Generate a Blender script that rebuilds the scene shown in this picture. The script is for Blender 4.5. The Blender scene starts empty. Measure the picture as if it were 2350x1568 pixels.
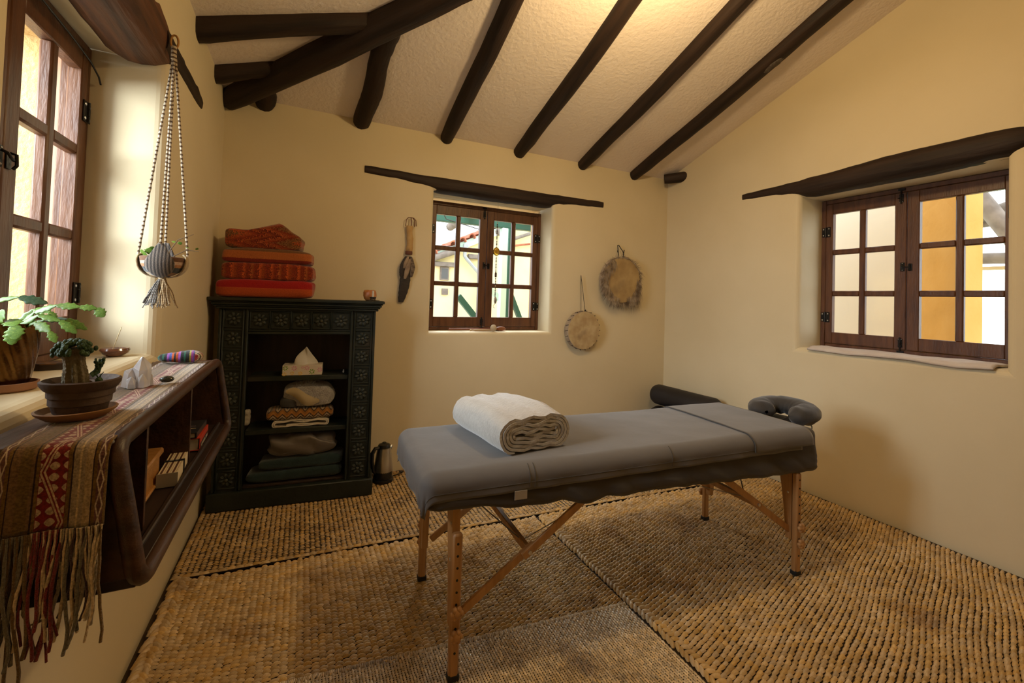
import bpy, math, random
import numpy as np
from math import sin, cos, pi, sqrt, radians as rad
from mathutils import Vector, Matrix, noise
random.seed(7)
SC = bpy.context.scene
COL = SC.collection

# ------------------------------------------------------------------ camera
def make_camera():
    yaw, pitch, roll, f = .4463, .024, .032, 1002.8
    fw = Vector((sin(yaw)*cos(pitch), cos(yaw)*cos(pitch), sin(pitch)))
    rt = Vector((cos(yaw), -sin(yaw), 0)); up = rt.cross(fw)
    r2 = cos(roll)*rt + sin(roll)*up; u2 = -sin(roll)*rt + cos(roll)*up
    cd = bpy.data.cameras.new('camera'); co = bpy.data.objects.new('camera', cd); COL.objects.link(co)
    m = Matrix((r2, u2, -fw)).transposed().to_4x4(); m.translation = (0, 0, 1.35)
    co.matrix_world = m
    cd.sensor_width = 36; cd.lens = f/2350*36; cd.shift_y = (663.8-784)/2350
    cd.clip_start = .02; cd.clip_end = 200
    SC.camera = co
make_camera()

# ------------------------------------------------------------------ world, lights, exposure
SC.view_settings.view_transform = 'Standard'; SC.view_settings.look = 'None'
SC.view_settings.gamma = 1; SC.view_settings.use_curve_mapping = False
SC.view_settings.exposure = -0.30
W = bpy.data.worlds.new('overcast_sky'); SC.world = W; W.use_nodes = True
bg = W.node_tree.nodes['Background']; bg.inputs[0].default_value = (.92, .96, 1, 1); bg.inputs[1].default_value = 4.8

def area(name, loc, to, sx, sy, power, col):
    l = bpy.data.lights.new(name, 'AREA'); l.shape = 'RECTANGLE'; l.size = sx; l.size_y = sy
    l.energy = power; l.color = col
    o = bpy.data.objects.new(name, l); COL.objects.link(o); o.location = loc
    o.rotation_euler = (Vector(to)-Vector(loc)).to_track_quat('-Z', 'Y').to_euler()
    return o
# daylight standing outside each window
area('daylight_left', (-3.2, .75, 2.5), (-.7, 1.65, 1.5), 2.9, 2.1, 950, (.84, .92, 1))
area('daylight_back', (1.5, 4.9, 3.2), (1.48, 3.5, 1.4), 1.5, .9, 170, (.90, .95, 1))
# the room's ceiling lamp, above the frame
lp = bpy.data.lights.new('ceiling_lamp', 'POINT'); lp.energy = 62; lp.color = (1, .70, .33); lp.shadow_soft_size = .07
lo = bpy.data.objects.new('ceiling_lamp', lp); COL.objects.link(lo); lo.location = (1.55, 1.42, 2.78)

# ------------------------------------------------------------------ mesh helpers
class MB:
    def __init__(s): s.v = []; s.f = []; s.m = []
    def add(s, vs, fs, M=None, mi=0):
        n = len(s.v)
        if M is not None: vs = [M @ Vector(p) for p in vs]
        s.v.extend([tuple(p) for p in vs]); s.f.extend([tuple(i+n for i in f) for f in fs]); s.m.extend([mi]*len(fs))
        return s
    def box(s, c, d, bev=0, M=None, mi=0):
        hx, hy, hz = d[0]/2, d[1]/2, d[2]/2
        if bev <= 0:
            vs = [(c[0]+a*hx, c[1]+b*hy, c[2]+e*hz) for a in (-1, 1) for b in (-1, 1) for e in (-1, 1)]
            fs = [(0, 1, 3, 2), (4, 6, 7, 5), (0, 4, 5, 1), (2, 3, 7, 6), (0, 2, 6, 4), (1, 5, 7, 3)]
            return s.add(vs, fs, M, mi)
        b = min(bev, hx*.9, hy*.9, hz*.9); vs = []; ix = {}
        for i in (-1, 1):
            for j in (-1, 1):
                for k in (-1, 1):
                    for ax in range(3):
                        p = [i*(hx-b), j*(hy-b), k*(hz-b)]; p[ax] = (i, j, k)[ax]*(hx, hy, hz)[ax]
                        ix[(i, j, k, ax)] = len(vs); vs.append((c[0]+p[0], c[1]+p[1], c[2]+p[2]))
        fs = []
        def face(keys, nrm):
            q = [ix[k] for k in keys]; a, b_, c_ = (Vector(vs[q[0]]), Vector(vs[q[1]]), Vector(vs[q[2]]))
            if (b_-a).cross(c_-a).dot(Vector(nrm)) < 0: q.reverse()
            fs.append(tuple(q))
        cyc = [(-1, -1), (1, -1), (1, 1), (-1, 1)]
        for ax in range(3):
            o = [a for a in range(3) if a != ax]
            for sg in (-1, 1):
                ks = []
                for a, b_ in cyc:
                    t = [0, 0, 0]; t[ax] = sg; t[o[0]] = a; t[o[1]] = b_; ks.append((*t, ax))
                n = [0, 0, 0]; n[ax] = sg; face(ks, n)
        for ax in range(3):
            o = [a for a in range(3) if a != ax]
            for a, b_ in cyc:
                t1 = [0, 0, 0]; t1[ax] = -1; t1[o[0]] = a; t1[o[1]] = b_; t2 = list(t1); t2[ax] = 1
                n = [0, 0, 0]; n[o[0]] = a; n[o[1]] = b_
                face([(*t1, o[0]), (*t2, o[0]), (*t2, o[1]), (*t1, o[1])], n)
        for i in (-1, 1):
            for j in (-1, 1):
                for k in (-1, 1): face([(i, j, k, 0), (i, j, k, 1), (i, j, k, 2)], (i, j, k))
        return s.add(vs, fs, M, mi)
    def tube(s, pts, r, seg=8, cap=True, ell=(1, 1), up=None, closed=False, M=None, mi=0, phase=0, fn=None):
        P = [Vector(p) for p in pts]; n = len(P); vs = []; fs = []
        R = list(r) if hasattr(r, '__len__') else [r]*n
        pu = None
        for i in range(n):
            if closed: t = P[(i+1) % n]-P[i-1]
            else: t = P[min(i+1, n-1)]-P[max(i-1, 0)]
            if t.length < 1e-9: t = Vector((0, 0, 1))
            t.normalize()
            if pu is None:
                u = Vector(up) if up else (Vector((0, 0, 1)) if abs(t.z) < .9 else Vector((1, 0, 0)))
            else: u = Vector(up) if up else pu
            u = u-t*u.dot(t)
            if u.length < 1e-6: u = t.orthogonal()
            u.normalize(); pu = u; w = t.cross(u)
            for k in range(seg):
                a = 2*pi*k/seg+phase
                rr = R[i]*(fn(i, k) if fn else 1)
                vs.append(P[i]+u*(cos(a)*rr*ell[0])+w*(sin(a)*rr*ell[1]))
        m = n if closed else n-1
        for i in range(m):
            a = i*seg; b = ((i+1) % n)*seg
            for k in range(seg):
                k2 = (k+1) % seg; fs.append((a+k, b+k, b+k2, a+k2)[::-1])
        if cap and not closed:
            fs.append(tuple(range(seg))); fs.append(tuple((n-1)*seg+k for k in range(seg))[::-1])
        return s.add(vs, [f[::-1] for f in fs], M, mi)
    def lathe(s, prof, seg=20, M=None, mi=0, fn=None):
        vs = []; fs = []; n = len(prof)
        for i, (r, z) in enumerate(prof):
            for k in range(seg):
                a = 2*pi*k/seg; rr = r*(fn(i, a) if fn else 1)
                vs.append((cos(a)*rr, sin(a)*rr, z))
        for i in range(n-1):
            for k in range(seg):
                k2 = (k+1) % seg; fs.append((i*seg+k, i*seg+k2, (i+1)*seg+k2, (i+1)*seg+k))
        if prof[0][0] > 1e-4: fs.append(tuple(range(seg))[::-1])
        if prof[-1][0] > 1e-4: fs.append(tuple((n-1)*seg+k for k in range(seg)))
        return s.add(vs, fs, M, mi)
    def grid(s, fn, nu, nv, M=None, mi=0, cu=False, cv=False, flip=False):
        vs = [fn(i/(nu if cu else nu-1), j/(nv if cv else nv-1)) for i in range(nu) for j in range(nv)]; fs = []
        for i in range(nu if cu else nu-1):
            for j in range(nv if cv else nv-1):
                i2 = (i+1) % nu; j2 = (j+1) % nv
                q = (i*nv+j, i2*nv+j, i2*nv+j2, i*nv+j2); fs.append(q[::-1] if flip else q)
        return s.add(vs, fs, M, mi)
    def ball(s, c, r, seg=12, rings=8, M=None, mi=0, fn=None):
        if not hasattr(r, '__len__'): r = (r, r, r)
        vs = []; fs = []
        for i in range(rings+1):
            t = pi*i/rings
            for k in range(seg):
                a = 2*pi*k/seg; d = Vector((sin(t)*cos(a), sin(t)*sin(a), -cos(t))); q = fn(d) if fn else 1
                vs.append((c[0]+d.x*r[0]*q, c[1]+d.y*r[1]*q, c[2]+d.z*r[2]*q))
        for i in range(rings):
            for k in range(seg):
                k2 = (k+1) % seg; fs.append((i*seg+k, i*seg+k2, (i+1)*seg+k2, (i+1)*seg+k))
        return s.add(vs, fs, M, mi)
    def prism(s, poly, axis, a, b, M=None, mi=0):
        # poly: 2D points in the plane of the other two axes, extruded along axis from a to b
        n = len(poly); vs = []
        for t in (a, b):
            for p in poly:
                q = list(p); q.insert(axis, t); vs.append(tuple(q))
        fs = [tuple(range(n)), tuple(range(2*n-1, n-1, -1))]+[(i, i+n, (i+1) % n+n, (i+1) % n) for i in range(n)]
        return s.add(vs, fs, M, mi)
    def mesh(s, name, mats, smooth=40):
        me = bpy.data.meshes.new(name); me.from_pydata([tuple(p) for p in s.v], [], s.f)
        for m in (mats if isinstance(mats, (list, tuple)) else [mats]): me.materials.append(m)
        if any(s.m): me.polygons.foreach_set('material_index', s.m)
        if smooth:
            me.polygons.foreach_set('use_smooth', [True]*len(me.polygons))
            if smooth < 179: me.set_sharp_from_angle(angle=rad(smooth))
        me.update(); return me
    def build(s, name, mats, parent=None, smooth=40, loc=None, rot=None):
        return put(name, s.mesh(name, mats, smooth), parent, loc, rot)
def put(name, me, parent=None, loc=None, rot=None):
    o = bpy.data.objects.new(name, me); COL.objects.link(o)
    if parent is not None: o.parent = parent
    if loc is not None: o.location = loc
    if rot is not None: o.rotation_euler = rot
    return o
def tag(o, label, cat, group=None, kind=None):
    o['label'] = label; o['category'] = cat
    if group: o['group'] = group
    if kind: o['kind'] = kind
    return o
def thing(name, label, cat, loc=(0, 0, 0), rz=0, group=None):
    o = bpy.data.objects.new(name, None); COL.objects.link(o); o.empty_display_size = .05
    o.location = loc; o.rotation_euler = (0, 0, rz)
    return tag(o, label, cat, group)
def struct(o): o['kind'] = 'structure'; return o
def stuff(o): o['kind'] = 'stuff'; return o
def T(x, y, z): return Matrix.Translation((x, y, z))
def RZ(a): return Matrix.Rotation(a, 4, 'Z')
def RX(a): return Matrix.Rotation(a, 4, 'X')
def RY(a): return Matrix.Rotation(a, 4, 'Y')
def nz(x, y, z, s=1): return noise.noise(Vector((x*s, y*s, z*s)))

# ------------------------------------------------------------------ materials
def mat(name, c1, c2=None, scale=4, stretch=(1, 1, 1), rough=.7, bump=0, bscale=None, bstretch=None, metal=0, spec=.5,
        lo=.35, hi=.65, detail=6, sheen=0, coat=0, island=0, trans=0, sub=0, c3=None, coord='Object', alpha=None):
    m = bpy.data.materials.new(name); m.use_nodes = True; nt = m.node_tree; N = nt.nodes; L = nt.links
    b = N['Principled BSDF']; b.inputs['Roughness'].default_value = rough; b.inputs['Metallic'].default_value = metal
    b.inputs['Specular IOR Level'].default_value = spec
    if sheen: b.inputs['Sheen Weight'].default_value = sheen
    if coat: b.inputs['Coat Weight'].default_value = coat
    if trans: b.inputs['Transmission Weight'].default_value = trans
    if sub:
        b.inputs['Subsurface Weight'].default_value = sub; b.inputs['Subsurface Radius'].default_value = (.02, .01, .005)
    tc = N.new('ShaderNodeTexCoord'); out = None
    def nzt(sc, st, det):
        mp = N.new('ShaderNodeMapping'); mp.inputs['Scale'].default_value = st; L.new(tc.outputs[coord], mp.inputs[0])
        n = N.new('ShaderNodeTexNoise'); n.inputs['Scale'].default_value = sc; n.inputs['Detail'].default_value = det
        L.new(mp.outputs[0], n.inputs['Vector']); return n.outputs['Fac']
    def mix(fac, a, b_):
        x = N.new('ShaderNodeMix'); x.data_type = 'RGBA'
        if hasattr(fac, 'name'): L.new(fac, x.inputs['Factor'])
        else: x.inputs['Factor'].default_value = fac
        for s_, v in ((x.inputs[6], a), (x.inputs[7], b_)):
            if hasattr(v, 'name'): L.new(v, s_)
            else: s_.default_value = (*v, 1)
        return x.outputs[2]
    col = c1
    if c2 is not None:
        r = N.new('ShaderNodeMapRange'); r.inputs[1].default_value = lo; r.inputs[2].default_value = hi
        L.new(nzt(scale, stretch, detail), r.inputs[0]); col = mix(r.outputs[0], c1, c2)
    if c3 is not None:
        r = N.new('ShaderNodeMapRange'); r.inputs[1].default_value = .58; r.inputs[2].default_value = .72
        L.new(nzt(scale*.37, stretch, 3), r.inputs[0]); col = mix(r.outputs[0], col, c3)
    if island:
        g = N.new('ShaderNodeNewGeometry'); h = N.new('ShaderNodeHueSaturation')
        r = N.new('ShaderNodeMapRange'); r.inputs[3].default_value = 1-island; r.inputs[4].default_value = 1+island
        oi = N.new('ShaderNodeObjectInfo'); ad = N.new('ShaderNodeMath'); ad.operation = 'ADD'; L.new(g.outputs['Random Per Island'], ad.inputs[0]); L.new(oi.outputs['Random'], ad.inputs[1])
        fr = N.new('ShaderNodeMath'); fr.operation = 'FRACT'; L.new(ad.outputs[0], fr.inputs[0]); L.new(fr.outputs[0], r.inputs[0]); L.new(r.outputs[0], h.inputs['Value'])
        w = N.new('ShaderNodeTexWhiteNoise'); w.noise_dimensions = '1D'; L.new(fr.outputs[0], w.inputs['W'])
        r2 = N.new('ShaderNodeMapRange'); r2.inputs[3].default_value = .75; r2.inputs[4].default_value = 1.1
        L.new(w.outputs['Value'], r2.inputs[0]); L.new(r2.outputs[0], h.inputs['Saturation'])
        if hasattr(col, 'name'): L.new(col, h.inputs['Color'])
        else: h.inputs['Color'].default_value = (*col, 1)
        col = h.outputs[0]
    if hasattr(col, 'name'): L.new(col, b.inputs['Base Color'])
    else: b.inputs['Base Color'].default_value = (*col, 1)
    if bump:
        bp = N.new('ShaderNodeBump'); bp.inputs['Strength'].default_value = bump; bp.inputs['Distance'].default_value = .01
        L.new(nzt(bscale or scale*3, bstretch or stretch, 5), bp.inputs['Height']); L.new(bp.outputs[0], b.inputs['Normal'])
    return m
def glow(name, c, s):
    m = bpy.data.materials.new(name); m.use_nodes = True; b = m.node_tree.nodes['Principled BSDF']
    b.inputs['Emission Color'].default_value = (*c, 1); b.inputs['Emission Strength'].default_value = s
    return m
def make_glass():
    m = bpy.data.materials.new('window_glass'); m.use_nodes = True; nt = m.node_tree; N = nt.nodes; L = nt.links
    for n in list(N): N.remove(n)
    o = N.new('ShaderNodeOutputMaterial'); t = N.new('ShaderNodeBsdfTransparent'); g = N.new('ShaderNodeBsdfGlossy')
    t.inputs[0].default_value = (.97, .98, .97, 1); g.inputs['Roughness'].default_value = .02
    f = N.new('ShaderNodeFresnel'); f.inputs[0].default_value = 1.45; x = N.new('ShaderNodeMixShader')
    ge = N.new('ShaderNodeNewGeometry'); k = N.new('ShaderNodeMath'); k.operation = 'MULTIPLY_ADD'; k.inputs[1].default_value = -1; k.inputs[2].default_value = 1; L.new(ge.outputs['Backfacing'], k.inputs[0])
    k2 = N.new('ShaderNodeMath'); k2.operation = 'MULTIPLY'; L.new(f.outputs[0], k2.inputs[0]); L.new(k.outputs[0], k2.inputs[1])
    L.new(k2.outputs[0], x.inputs[0]); L.new(t.outputs[0], x.inputs[1]); L.new(g.outputs[0], x.inputs[2]); L.new(x.outputs[0], o.inputs[0])
    return m
MT = dict(
    plaster=mat('cream_plaster', (.68, .575, .375), (.72, .615, .415), 1.6, rough=.62, bump=.22, bscale=9, spec=.35),
    plaster_out=mat('ochre_plaster', (.46, .30, .115), (.54, .36, .15), 6, rough=.9, bump=.6, bscale=60),
    ceiling=mat('ceiling_plaster', (.81, .715, .65), (.85, .755, .69), 2, rough=.85, bump=.6, bscale=38, c3=(.76, .65, .58)),
    beam=mat('dark_beam_wood', (.018, .010, .006), (.045, .024, .013), 3, (1, 1, 1), rough=.55, bump=.6, bscale=14),
    window=mat('window_wood', (.075, .026, .010), (.13, .05, .018), 5, (6, 6, 1), rough=.42, bump=.15, bscale=20),
    floor=mat('earth_floor', (.06, .035, .015), rough=.95),
    iron=mat('black_iron', (.02, .018, .017), rough=.4, metal=.7, bump=.2, bscale=60),
    steel=mat('bright_screw', (.6, .6, .62), rough=.3, metal=1),
    glass=make_glass(),
)
# ------------------------------------------------------------------ the room
XL, XR, YB, YF = -.515, 3.43, 3.44, -2.2
EAVE, SL = 2.665, .344
RIDGE_Y = (YB+YF)/2; RIDGE_Z = EAVE+SL*(YB-RIDGE_Y); APEX_X = XL+(YB-RIDGE_Y)
def wall_panel(name, f, outer, hole, thick=.5, r=.03, jamb=None):
    """outer: polygon (u,v) ccw; hole (u0,u1,v0,v1). f(u,v,d) -> world. material 0 inside plaster, 1 outside plaster"""
    mb = MB(); us = [p[0] for p in outer]; umin, umax = min(us), max(us); vmin = min(p[1] for p in outer)
    tops = sorted([p for p in outer if p[1] > vmin+.01])
    def top(u):
        for a, b in zip(tops, tops[1:]):
            if a[0] <= u <= b[0]: return a[1]+(b[1]-a[1])*(u-a[0])/max(1e-9, b[0]-a[0])
        return tops[-1][1]
    def face(h, d, mi, rr):
        if h is None:
            mb.add([f(u, v, d) for u, v in outer], [tuple(range(len(outer)))], mi=mi); return
        u0, u1, v0, v1 = h[0]-rr, h[1]+rr, h[2]-rr, h[3]+rr
        def poly(a, b, lo, hi=None):
            if hi is None:
                t = [(a, top(a))]+[p for p in tops if a < p[0] < b]+[(b, top(b))]
                pts = [(a, lo), (b, lo)]+t[::-1]
            else: pts = [(a, lo), (b, lo), (b, hi), (a, hi)]
            mb.add([f(u, v, d) for u, v in pts], [tuple(range(len(pts)))], mi=mi)
        poly(umin, u0, vmin); poly(u1, umax, vmin); poly(u0, u1, vmin, v0); poly(u0, u1, v1)
    face(hole, 0, 0, r if hole else 0)
    if hole:
        face(hole, thick, 1, 0)
        rings = []
        for k in range(7):
            a = pi/2*k/6; rings.append((r*(1-sin(a)), r*(1-cos(a))))
        rings += [(0, jamb or thick*.45), (0, thick)]
        def loop(o, d): return [f(hole[0]-o, hole[2]-o, d), f(hole[1]+o, hole[2]-o, d), f(hole[1]+o, hole[3]+o, d), f(hole[0]-o, hole[3]+o, d)]
        for i in range(len(rings)-1):
            A = loop(*rings[i]); B = loop(*rings[i+1])
            for k in range(4):
                k2 = (k+1) % 4
                mb.add([A[k], A[k2], B[k2], B[k]], [(0, 1, 2, 3)], mi=1 if i == len(rings)-2 else 0)
    return struct(mb.build(name, [MT['plaster'], MT['plaster_out']], smooth=35))
zb = -.03
HB = (.925, 2.035, 1.068, 2.215); HR = (.978, 2.075, 1.055, 2.215); HL = (1.172, 2.205, 1.088, 2.262)
wall_panel('wall_back', lambda u, v, d: (u, YB+d, v), [(XL-.5, zb), (XR+.5, zb), (XR+.5, EAVE+.03), (XL-.5, EAVE+.03)], HB, .42, .03, .24)
gz = EAVE+SL*(YB-RIDGE_Y)+.03
wall_panel('wall_right', lambda u, v, d: (XR+d, u, v), [(YF, zb), (YB, zb), (YB, EAVE+.03), (RIDGE_Y, gz), (YF, EAVE+.03)], HR, .45, .04, .31)
wall_panel('wall_left', lambda u, v, d: (XL-d, u, v), [(YF, zb), (YB, zb), (YB, EAVE+.03), (YF, EAVE+.03)], HL, .56, .05, .28)
wall_panel('wall_front', lambda u, v, d: (u, YF-d, v), [(XL, zb), (XR, zb), (XR, EAVE+.03), (XL, EAVE+.03)], None)
fl = MB(); fl.add([(XL-.1, YF-.1, -.02), (XR+.1, YF-.1, -.02), (XR+.1, YB+.1, -.02), (XL-.1, YB+.1, -.02)], [(0, 1, 2, 3)])
struct(fl.build('floor', MT['floor'], smooth=0))
ce = MB(); ax = (APEX_X, RIDGE_Y, RIDGE_Z); rr_ = (XR+.3, RIDGE_Y, RIDGE_Z)
c1, c2, c3, c4 = (XL, YB, EAVE), (XR+.3, YB, EAVE), (XL, YF, EAVE), (XR+.3, YF, EAVE)
ce.add([c1, c2, rr_, ax], [(0, 1, 2, 3)]); ce.add([c1, ax, c3], [(0, 1, 2)]); ce.add([c3, ax, rr_, c4], [(0, 1, 2, 3)])
struct(ce.build('ceiling', MT['ceiling'], smooth=0))
# outer roof skin keeps daylight out of the attic gap
rf = MB(); e = .35
def up(p, k=.18): return (p[0], p[1], p[2]+k)
rc1, rc2, rc3, rc4 = (XL-.75, YB+.6, EAVE-.03), (XR+.55, YB+.6, EAVE-.03), (XL-.75, YF-.3, EAVE-.03), (XR+.55, YF-.3, EAVE-.03)
rf.add([up(rc1), up(rc2), up((XR+.55, RIDGE_Y, RIDGE_Z)), up(ax)], [(0, 1, 2, 3)]); rf.add([up(rc1), up(ax), up(rc3)], [(0, 1, 2)])
rf.add([up(rc3), up(ax), up((XR+.55, RIDGE_Y, RIDGE_Z)), up(rc4)], [(0, 1, 2, 3)])
struct(rf.build('trim_1', MT['beam'], smooth=0))

# ------------------------------------------------------------------ windows
def bar(mb, x0, x1, z0, z1, y0, y1, bev=.004): mb.box(((x0+x1)/2, (y0+y1)/2, (z0+z1)/2), (x1-x0, y1-y0, z1-z0), bev)
def hinge_mesh():
    mb = MB(); mb.box((.017, 0, 0), (.034, .004, .078), .001); mb.box((-.014, .002, 0), (.028, .004, .07), .001)
    for k in (-1, 0, 1): mb.tube([(0, -.003, k*.026-.012), (0, -.003, k*.026+.012)], .0055, 8)
    for k in (-1, 1): mb.ball((.022, -.003, k*.026), (.006, .003, .006), 8, 4, mi=1); mb.ball((-.018, -.001, k*.024), (.006, .003, .006), 8, 4, mi=1)
    return mb.mesh('hinge', [MT['iron'], MT['steel']])
def bolt_mesh():
    mb = MB(); mb.box((0, 0, 0), (.024, .004, .06), .001); mb.tube([(0, -.006, -.055), (0, -.006, .04)], .0045, 8)
    mb.tube([(0, -.006, .0), (.012, -.02, .002)], .003, 6); mb.box((0, -.005, .02), (.02, .006, .008)); mb.box((0, -.005, -.02), (.02, .006, .008))
    mb.box((0, .002, -.06), (.04, .005, .016), .001)
    for k in (-1, 1): mb.ball((k*.008, -.003, .026), (.003, .002, .003), 6, 4, mi=1)
    return mb.mesh('bolt', [MT['iron'], MT['steel']])
def latch_mesh():
    mb = MB(); mb.box((-.026, 0, 0), (.03, .004, .075), .001); mb.box((.026, 0, -.004), (.03, .004, .06), .001)
    mb.tube([(-.026, -.004, .02), (-.024, -.02, .012), (-.01, -.022, 0), (.02, -.016, -.004)], .005, 8)
    mb.tube([(.026, -.004, .022), (.026, -.02, .018), (.026, -.022, -.02), (.026, -.012, -.034)], .0055, 8)
    mb.ball((-.026, -.004, .028), (.004, .003, .004), 6, 4, mi=1); mb.ball((-.026, -.004, -.028), (.004, .003, .004), 6, 4, mi=1)
    return mb.mesh('latch', [MT['iron'], MT['steel']])
HINGE, BOLT, LATCH = hinge_mesh(), bolt_mesh(), latch_mesh()
def window(name, loc, rz, w, h, bottom=.085, mirror=False, hz=(.2, .78)):
    root = bpy.data.objects.new(name, None); COL.objects.link(root); root.location = loc; root.rotation_euler = (0, 0, rz); struct(root)
    fr = .034; dp = .075; wd = MT['window']
    mb = MB(); bar(mb, -w/2, -w/2+fr, 0, h, 0, dp); bar(mb, w/2-fr, w/2, 0, h, 0, dp); bar(mb, -w/2+fr, w/2-fr, h-fr, h, 0, dp); bar(mb, -w/2+fr, w/2-fr, 0, fr*.8, 0, dp)
    mb.build('frame', wd, root)
    z0, z1 = fr*.8+.002, h-fr-.002; st, tr, mu = .062, .078, .04
    for sgn in (-1, 1):
        a, b = (-w/2+fr+.002, -.0015) if sgn < 0 else (.0015, w/2-fr-.002)
        sw, mt_ = (st*.8, st*1.08) if sgn < 0 else (st*1.08, st*.8)
        mb = MB(); y0, y1 = -.006, .036
        bar(mb, a, a+sw, z0, z1, y0, y1); bar(mb, b-mt_, b, z0, z1, y0, y1)
        pa, pb, pz0, pz1 = a+sw, b-mt_, z0+bottom, z1-tr
        bar(mb, pa-.002, pb+.002, pz1, z1, y0+.001, y1); bar(mb, pa-.002, pb+.002, z0, pz0, y0+.001, y1)
        pm = (pa+pb)/2; bar(mb, pm-mu/2, pm+mu/2, pz0-.002, pz1+.002, y0+.002, y1-.004, .007)
        hh = (pz1-pz0-2*mu)/3; zs = []
        for k in range(3):
            q0 = pz0+k*(hh+mu); zs.append((q0, q0+hh))
            if k < 2: bar(mb, pa-.002, pm-mu/2+.003, q0+hh, q0+hh+mu, y0+.003, y1-.004, .007); bar(mb, pm+mu/2-.003, pb+.002, q0+hh, q0+hh+mu, y0+.003, y1-.004, .007)
        sash = mb.build('sash', wd, root)
        for k, (q0, q1) in enumerate(zs):
            for x0, x1 in ((pa, pm-mu/2), (pm+mu/2, pb)):
                g = MB(); g.box(((x0+x1)/2, .018, (q0+q1)/2), (x1-x0+.008, .003, q1-q0+.008)); g.build('pane', MT['glass'], sash, smooth=0)
        for q in hz:
            o = put('hinge', HINGE, sash, (a+.001 if sgn < 0 else b-.001, -.0085, h*q)); o.rotation_euler = (0, 0, 0 if sgn < 0 else pi)
            if sgn > 0: o.location.y = -.0085; o.scale = (1, -1, 1)
    put('bolt', BOLT, root, (-.03, -.0085, .075)); o = put('bolt', BOLT, root, (-.03, -.0085, h-.075)); o.rotation_euler = (0, pi, 0)
    put('latch', LATCH, root, (0, -.0085, h*.52)).scale = (.8, .8, .8)
    return root
window('window_1', (1.48, 3.655, 1.07), 0, 1.11, 1.11)
window('window_2', (3.715, 1.526, 1.062), -pi/2, 1.097, 1.15)
window('window_3', (-.765, 1.688, 1.09), pi/2, 1.033, 1.168, bottom=.12)

# ------------------------------------------------------------------ beams
BEAM = mat('dark_beam_wood', (.014, .008, .006), (.036, .019, .012), 6, (.25, 3, 3), rough=.62, spec=.3, bump=.8, bscale=9, bstretch=(.4, 3, 3), c3=(.035, .02, .014))
BEAM_RED = mat('worn_beam_wood', (.05, .018, .009), (.16, .06, .022), 5, (.3, 4, 4), rough=.55, bump=1, bscale=16, bstretch=(.25, 3, 3), c3=(.03, .012, .007))
def log(name, A, B, prof, label=None, cat='beam', group=None, seg=14, sq=0, rough=.05, seed=0, mt=None, parent=None, n=22, ell=(1, 1)):
    """prof: (t, r, dy, dz) knots along A->B; rough adzed log with its own local frame along x"""
    A, B = Vector(A), Vector(B); d = B-A; ln = d.length; x = d.normalized(); z = Vector((0, 0, 1)); z = (z-x*z.dot(x)).normalized(); y = z.cross(x)
    pts = []; R = []
    for i in range(n):
        t = i/(n-1)
        for p, q in zip(prof, prof[1:]):
            if p[0] <= t <= q[0]+1e-6:
                k = (t-p[0])/max(1e-6, q[0]-p[0]); k = k*k*(3-2*k); v = [p[j]+(q[j]-p[j])*k for j in range(4)]; break
        pts.append((t*ln, v[2]+.004*nz(i*.7, seed, 1), v[3]+.004*nz(i*.7, seed, 5))); R.append(v[1])
    R[0] *= .93; R[-1] *= .93
    def fn(i, k):
        a = 2*pi*k/seg; s = 1
        if sq: s = 1+sq*(1/max(abs(cos(a)), abs(sin(a)))-1)
        return s*(1+rough*nz(i*.35, k*1.3+seed*3.1, seed))
    mb = MB(); mb.tube(pts, R, seg, fn=fn, up=(0, 0, 1), ell=ell)
    o = mb.build(name, mt or BEAM, parent, smooth=60)
    o.matrix_world = Matrix((x, y, z)).transposed().to_4x4() @ Matrix.Identity(4); o.location = A
    if label: tag(o, label, cat, group)
    return o
# rafters of the back slope: ceiling height minus a little
def zc(y): return EAVE+SL*(YB-y)
RAF = [(-.27, .3), (.335, 2.64, .066), (1.0, 0, .057), (1.668, 0, .061), (2.338, 0, .06), (2.968, 0, .062)]
rl = ['second rafter from the left corner, cut short against the diagonal hip beam', 'thin dark rafter whose lower end points at the left half of the back window',
      'dark rafter pointing down at the right half of the back window', 'dark round rafter ending above the small hanging drum, second from the right', 'rightmost dark rafter with a pale scuffed knot, nearest the right wall']
def rafter(x, y1, r, label, seed, bend=0, y0=YB-.0):
    a = (x, YB+.05, zc(YB+.05)-.012); b = (x+bend, y1, zc(y1)-.012)
    return log('rafter', a, b, [(0, r*.9, 0, 0), (.1, r, 0, 0), (.35, r*1.04, .012, 0), (.7, r*.97, -.01, .004), (1, r*1.05, 0, 0)], label, 'beam', 'roof rafters on the back slope', seed=seed, sq=.12, n=26)
rafter(-.285, 3.18, .06, 'short rafter stub tucked under the lower end of the diagonal hip beam', 1)
rafter(.345, 2.55, .064, rl[0], 2, .07)
rafter(1.01, .7, .058, rl[1], 3)
rafter(1.675, .7, .062, rl[2], 4)
rafter(2.345, .7, .06, rl[3], 5)
r6 = rafter(2.975, .7, .064, rl[4], 6)
_k = MB(); _k.ball((0, 0, 0), (.075, .03, .012), 16, 8, fn=lambda d: 1+.3*nz(d.x*3, d.y*3, 2)); _k = _k.build('scuffed_knot', mat('scuffed_pale_wood', (.10, .08, .065), (.03, .018, .012), 40, rough=.6), r6)
bpy.context.view_layer.update(); _k.location = r6.matrix_world.inverted() @ Vector((2.975, 2.0, zc(2.0)-.073))
log('purlin_stub', (3.30, 3.36, 2.635), (3.50, 3.20, 2.66), [(0, .05, 0, 0), (1, .056, 0, 0)], 'short dark log end poking out of the corner beside the rightmost rafter', 'beam', seed=9, n=8)
hipA = Vector((-.50, 3.425, 2.612)); hipB = Vector((APEX_X-.9, RIDGE_Y+.9, RIDGE_Z-.9*SL-.06))
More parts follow.
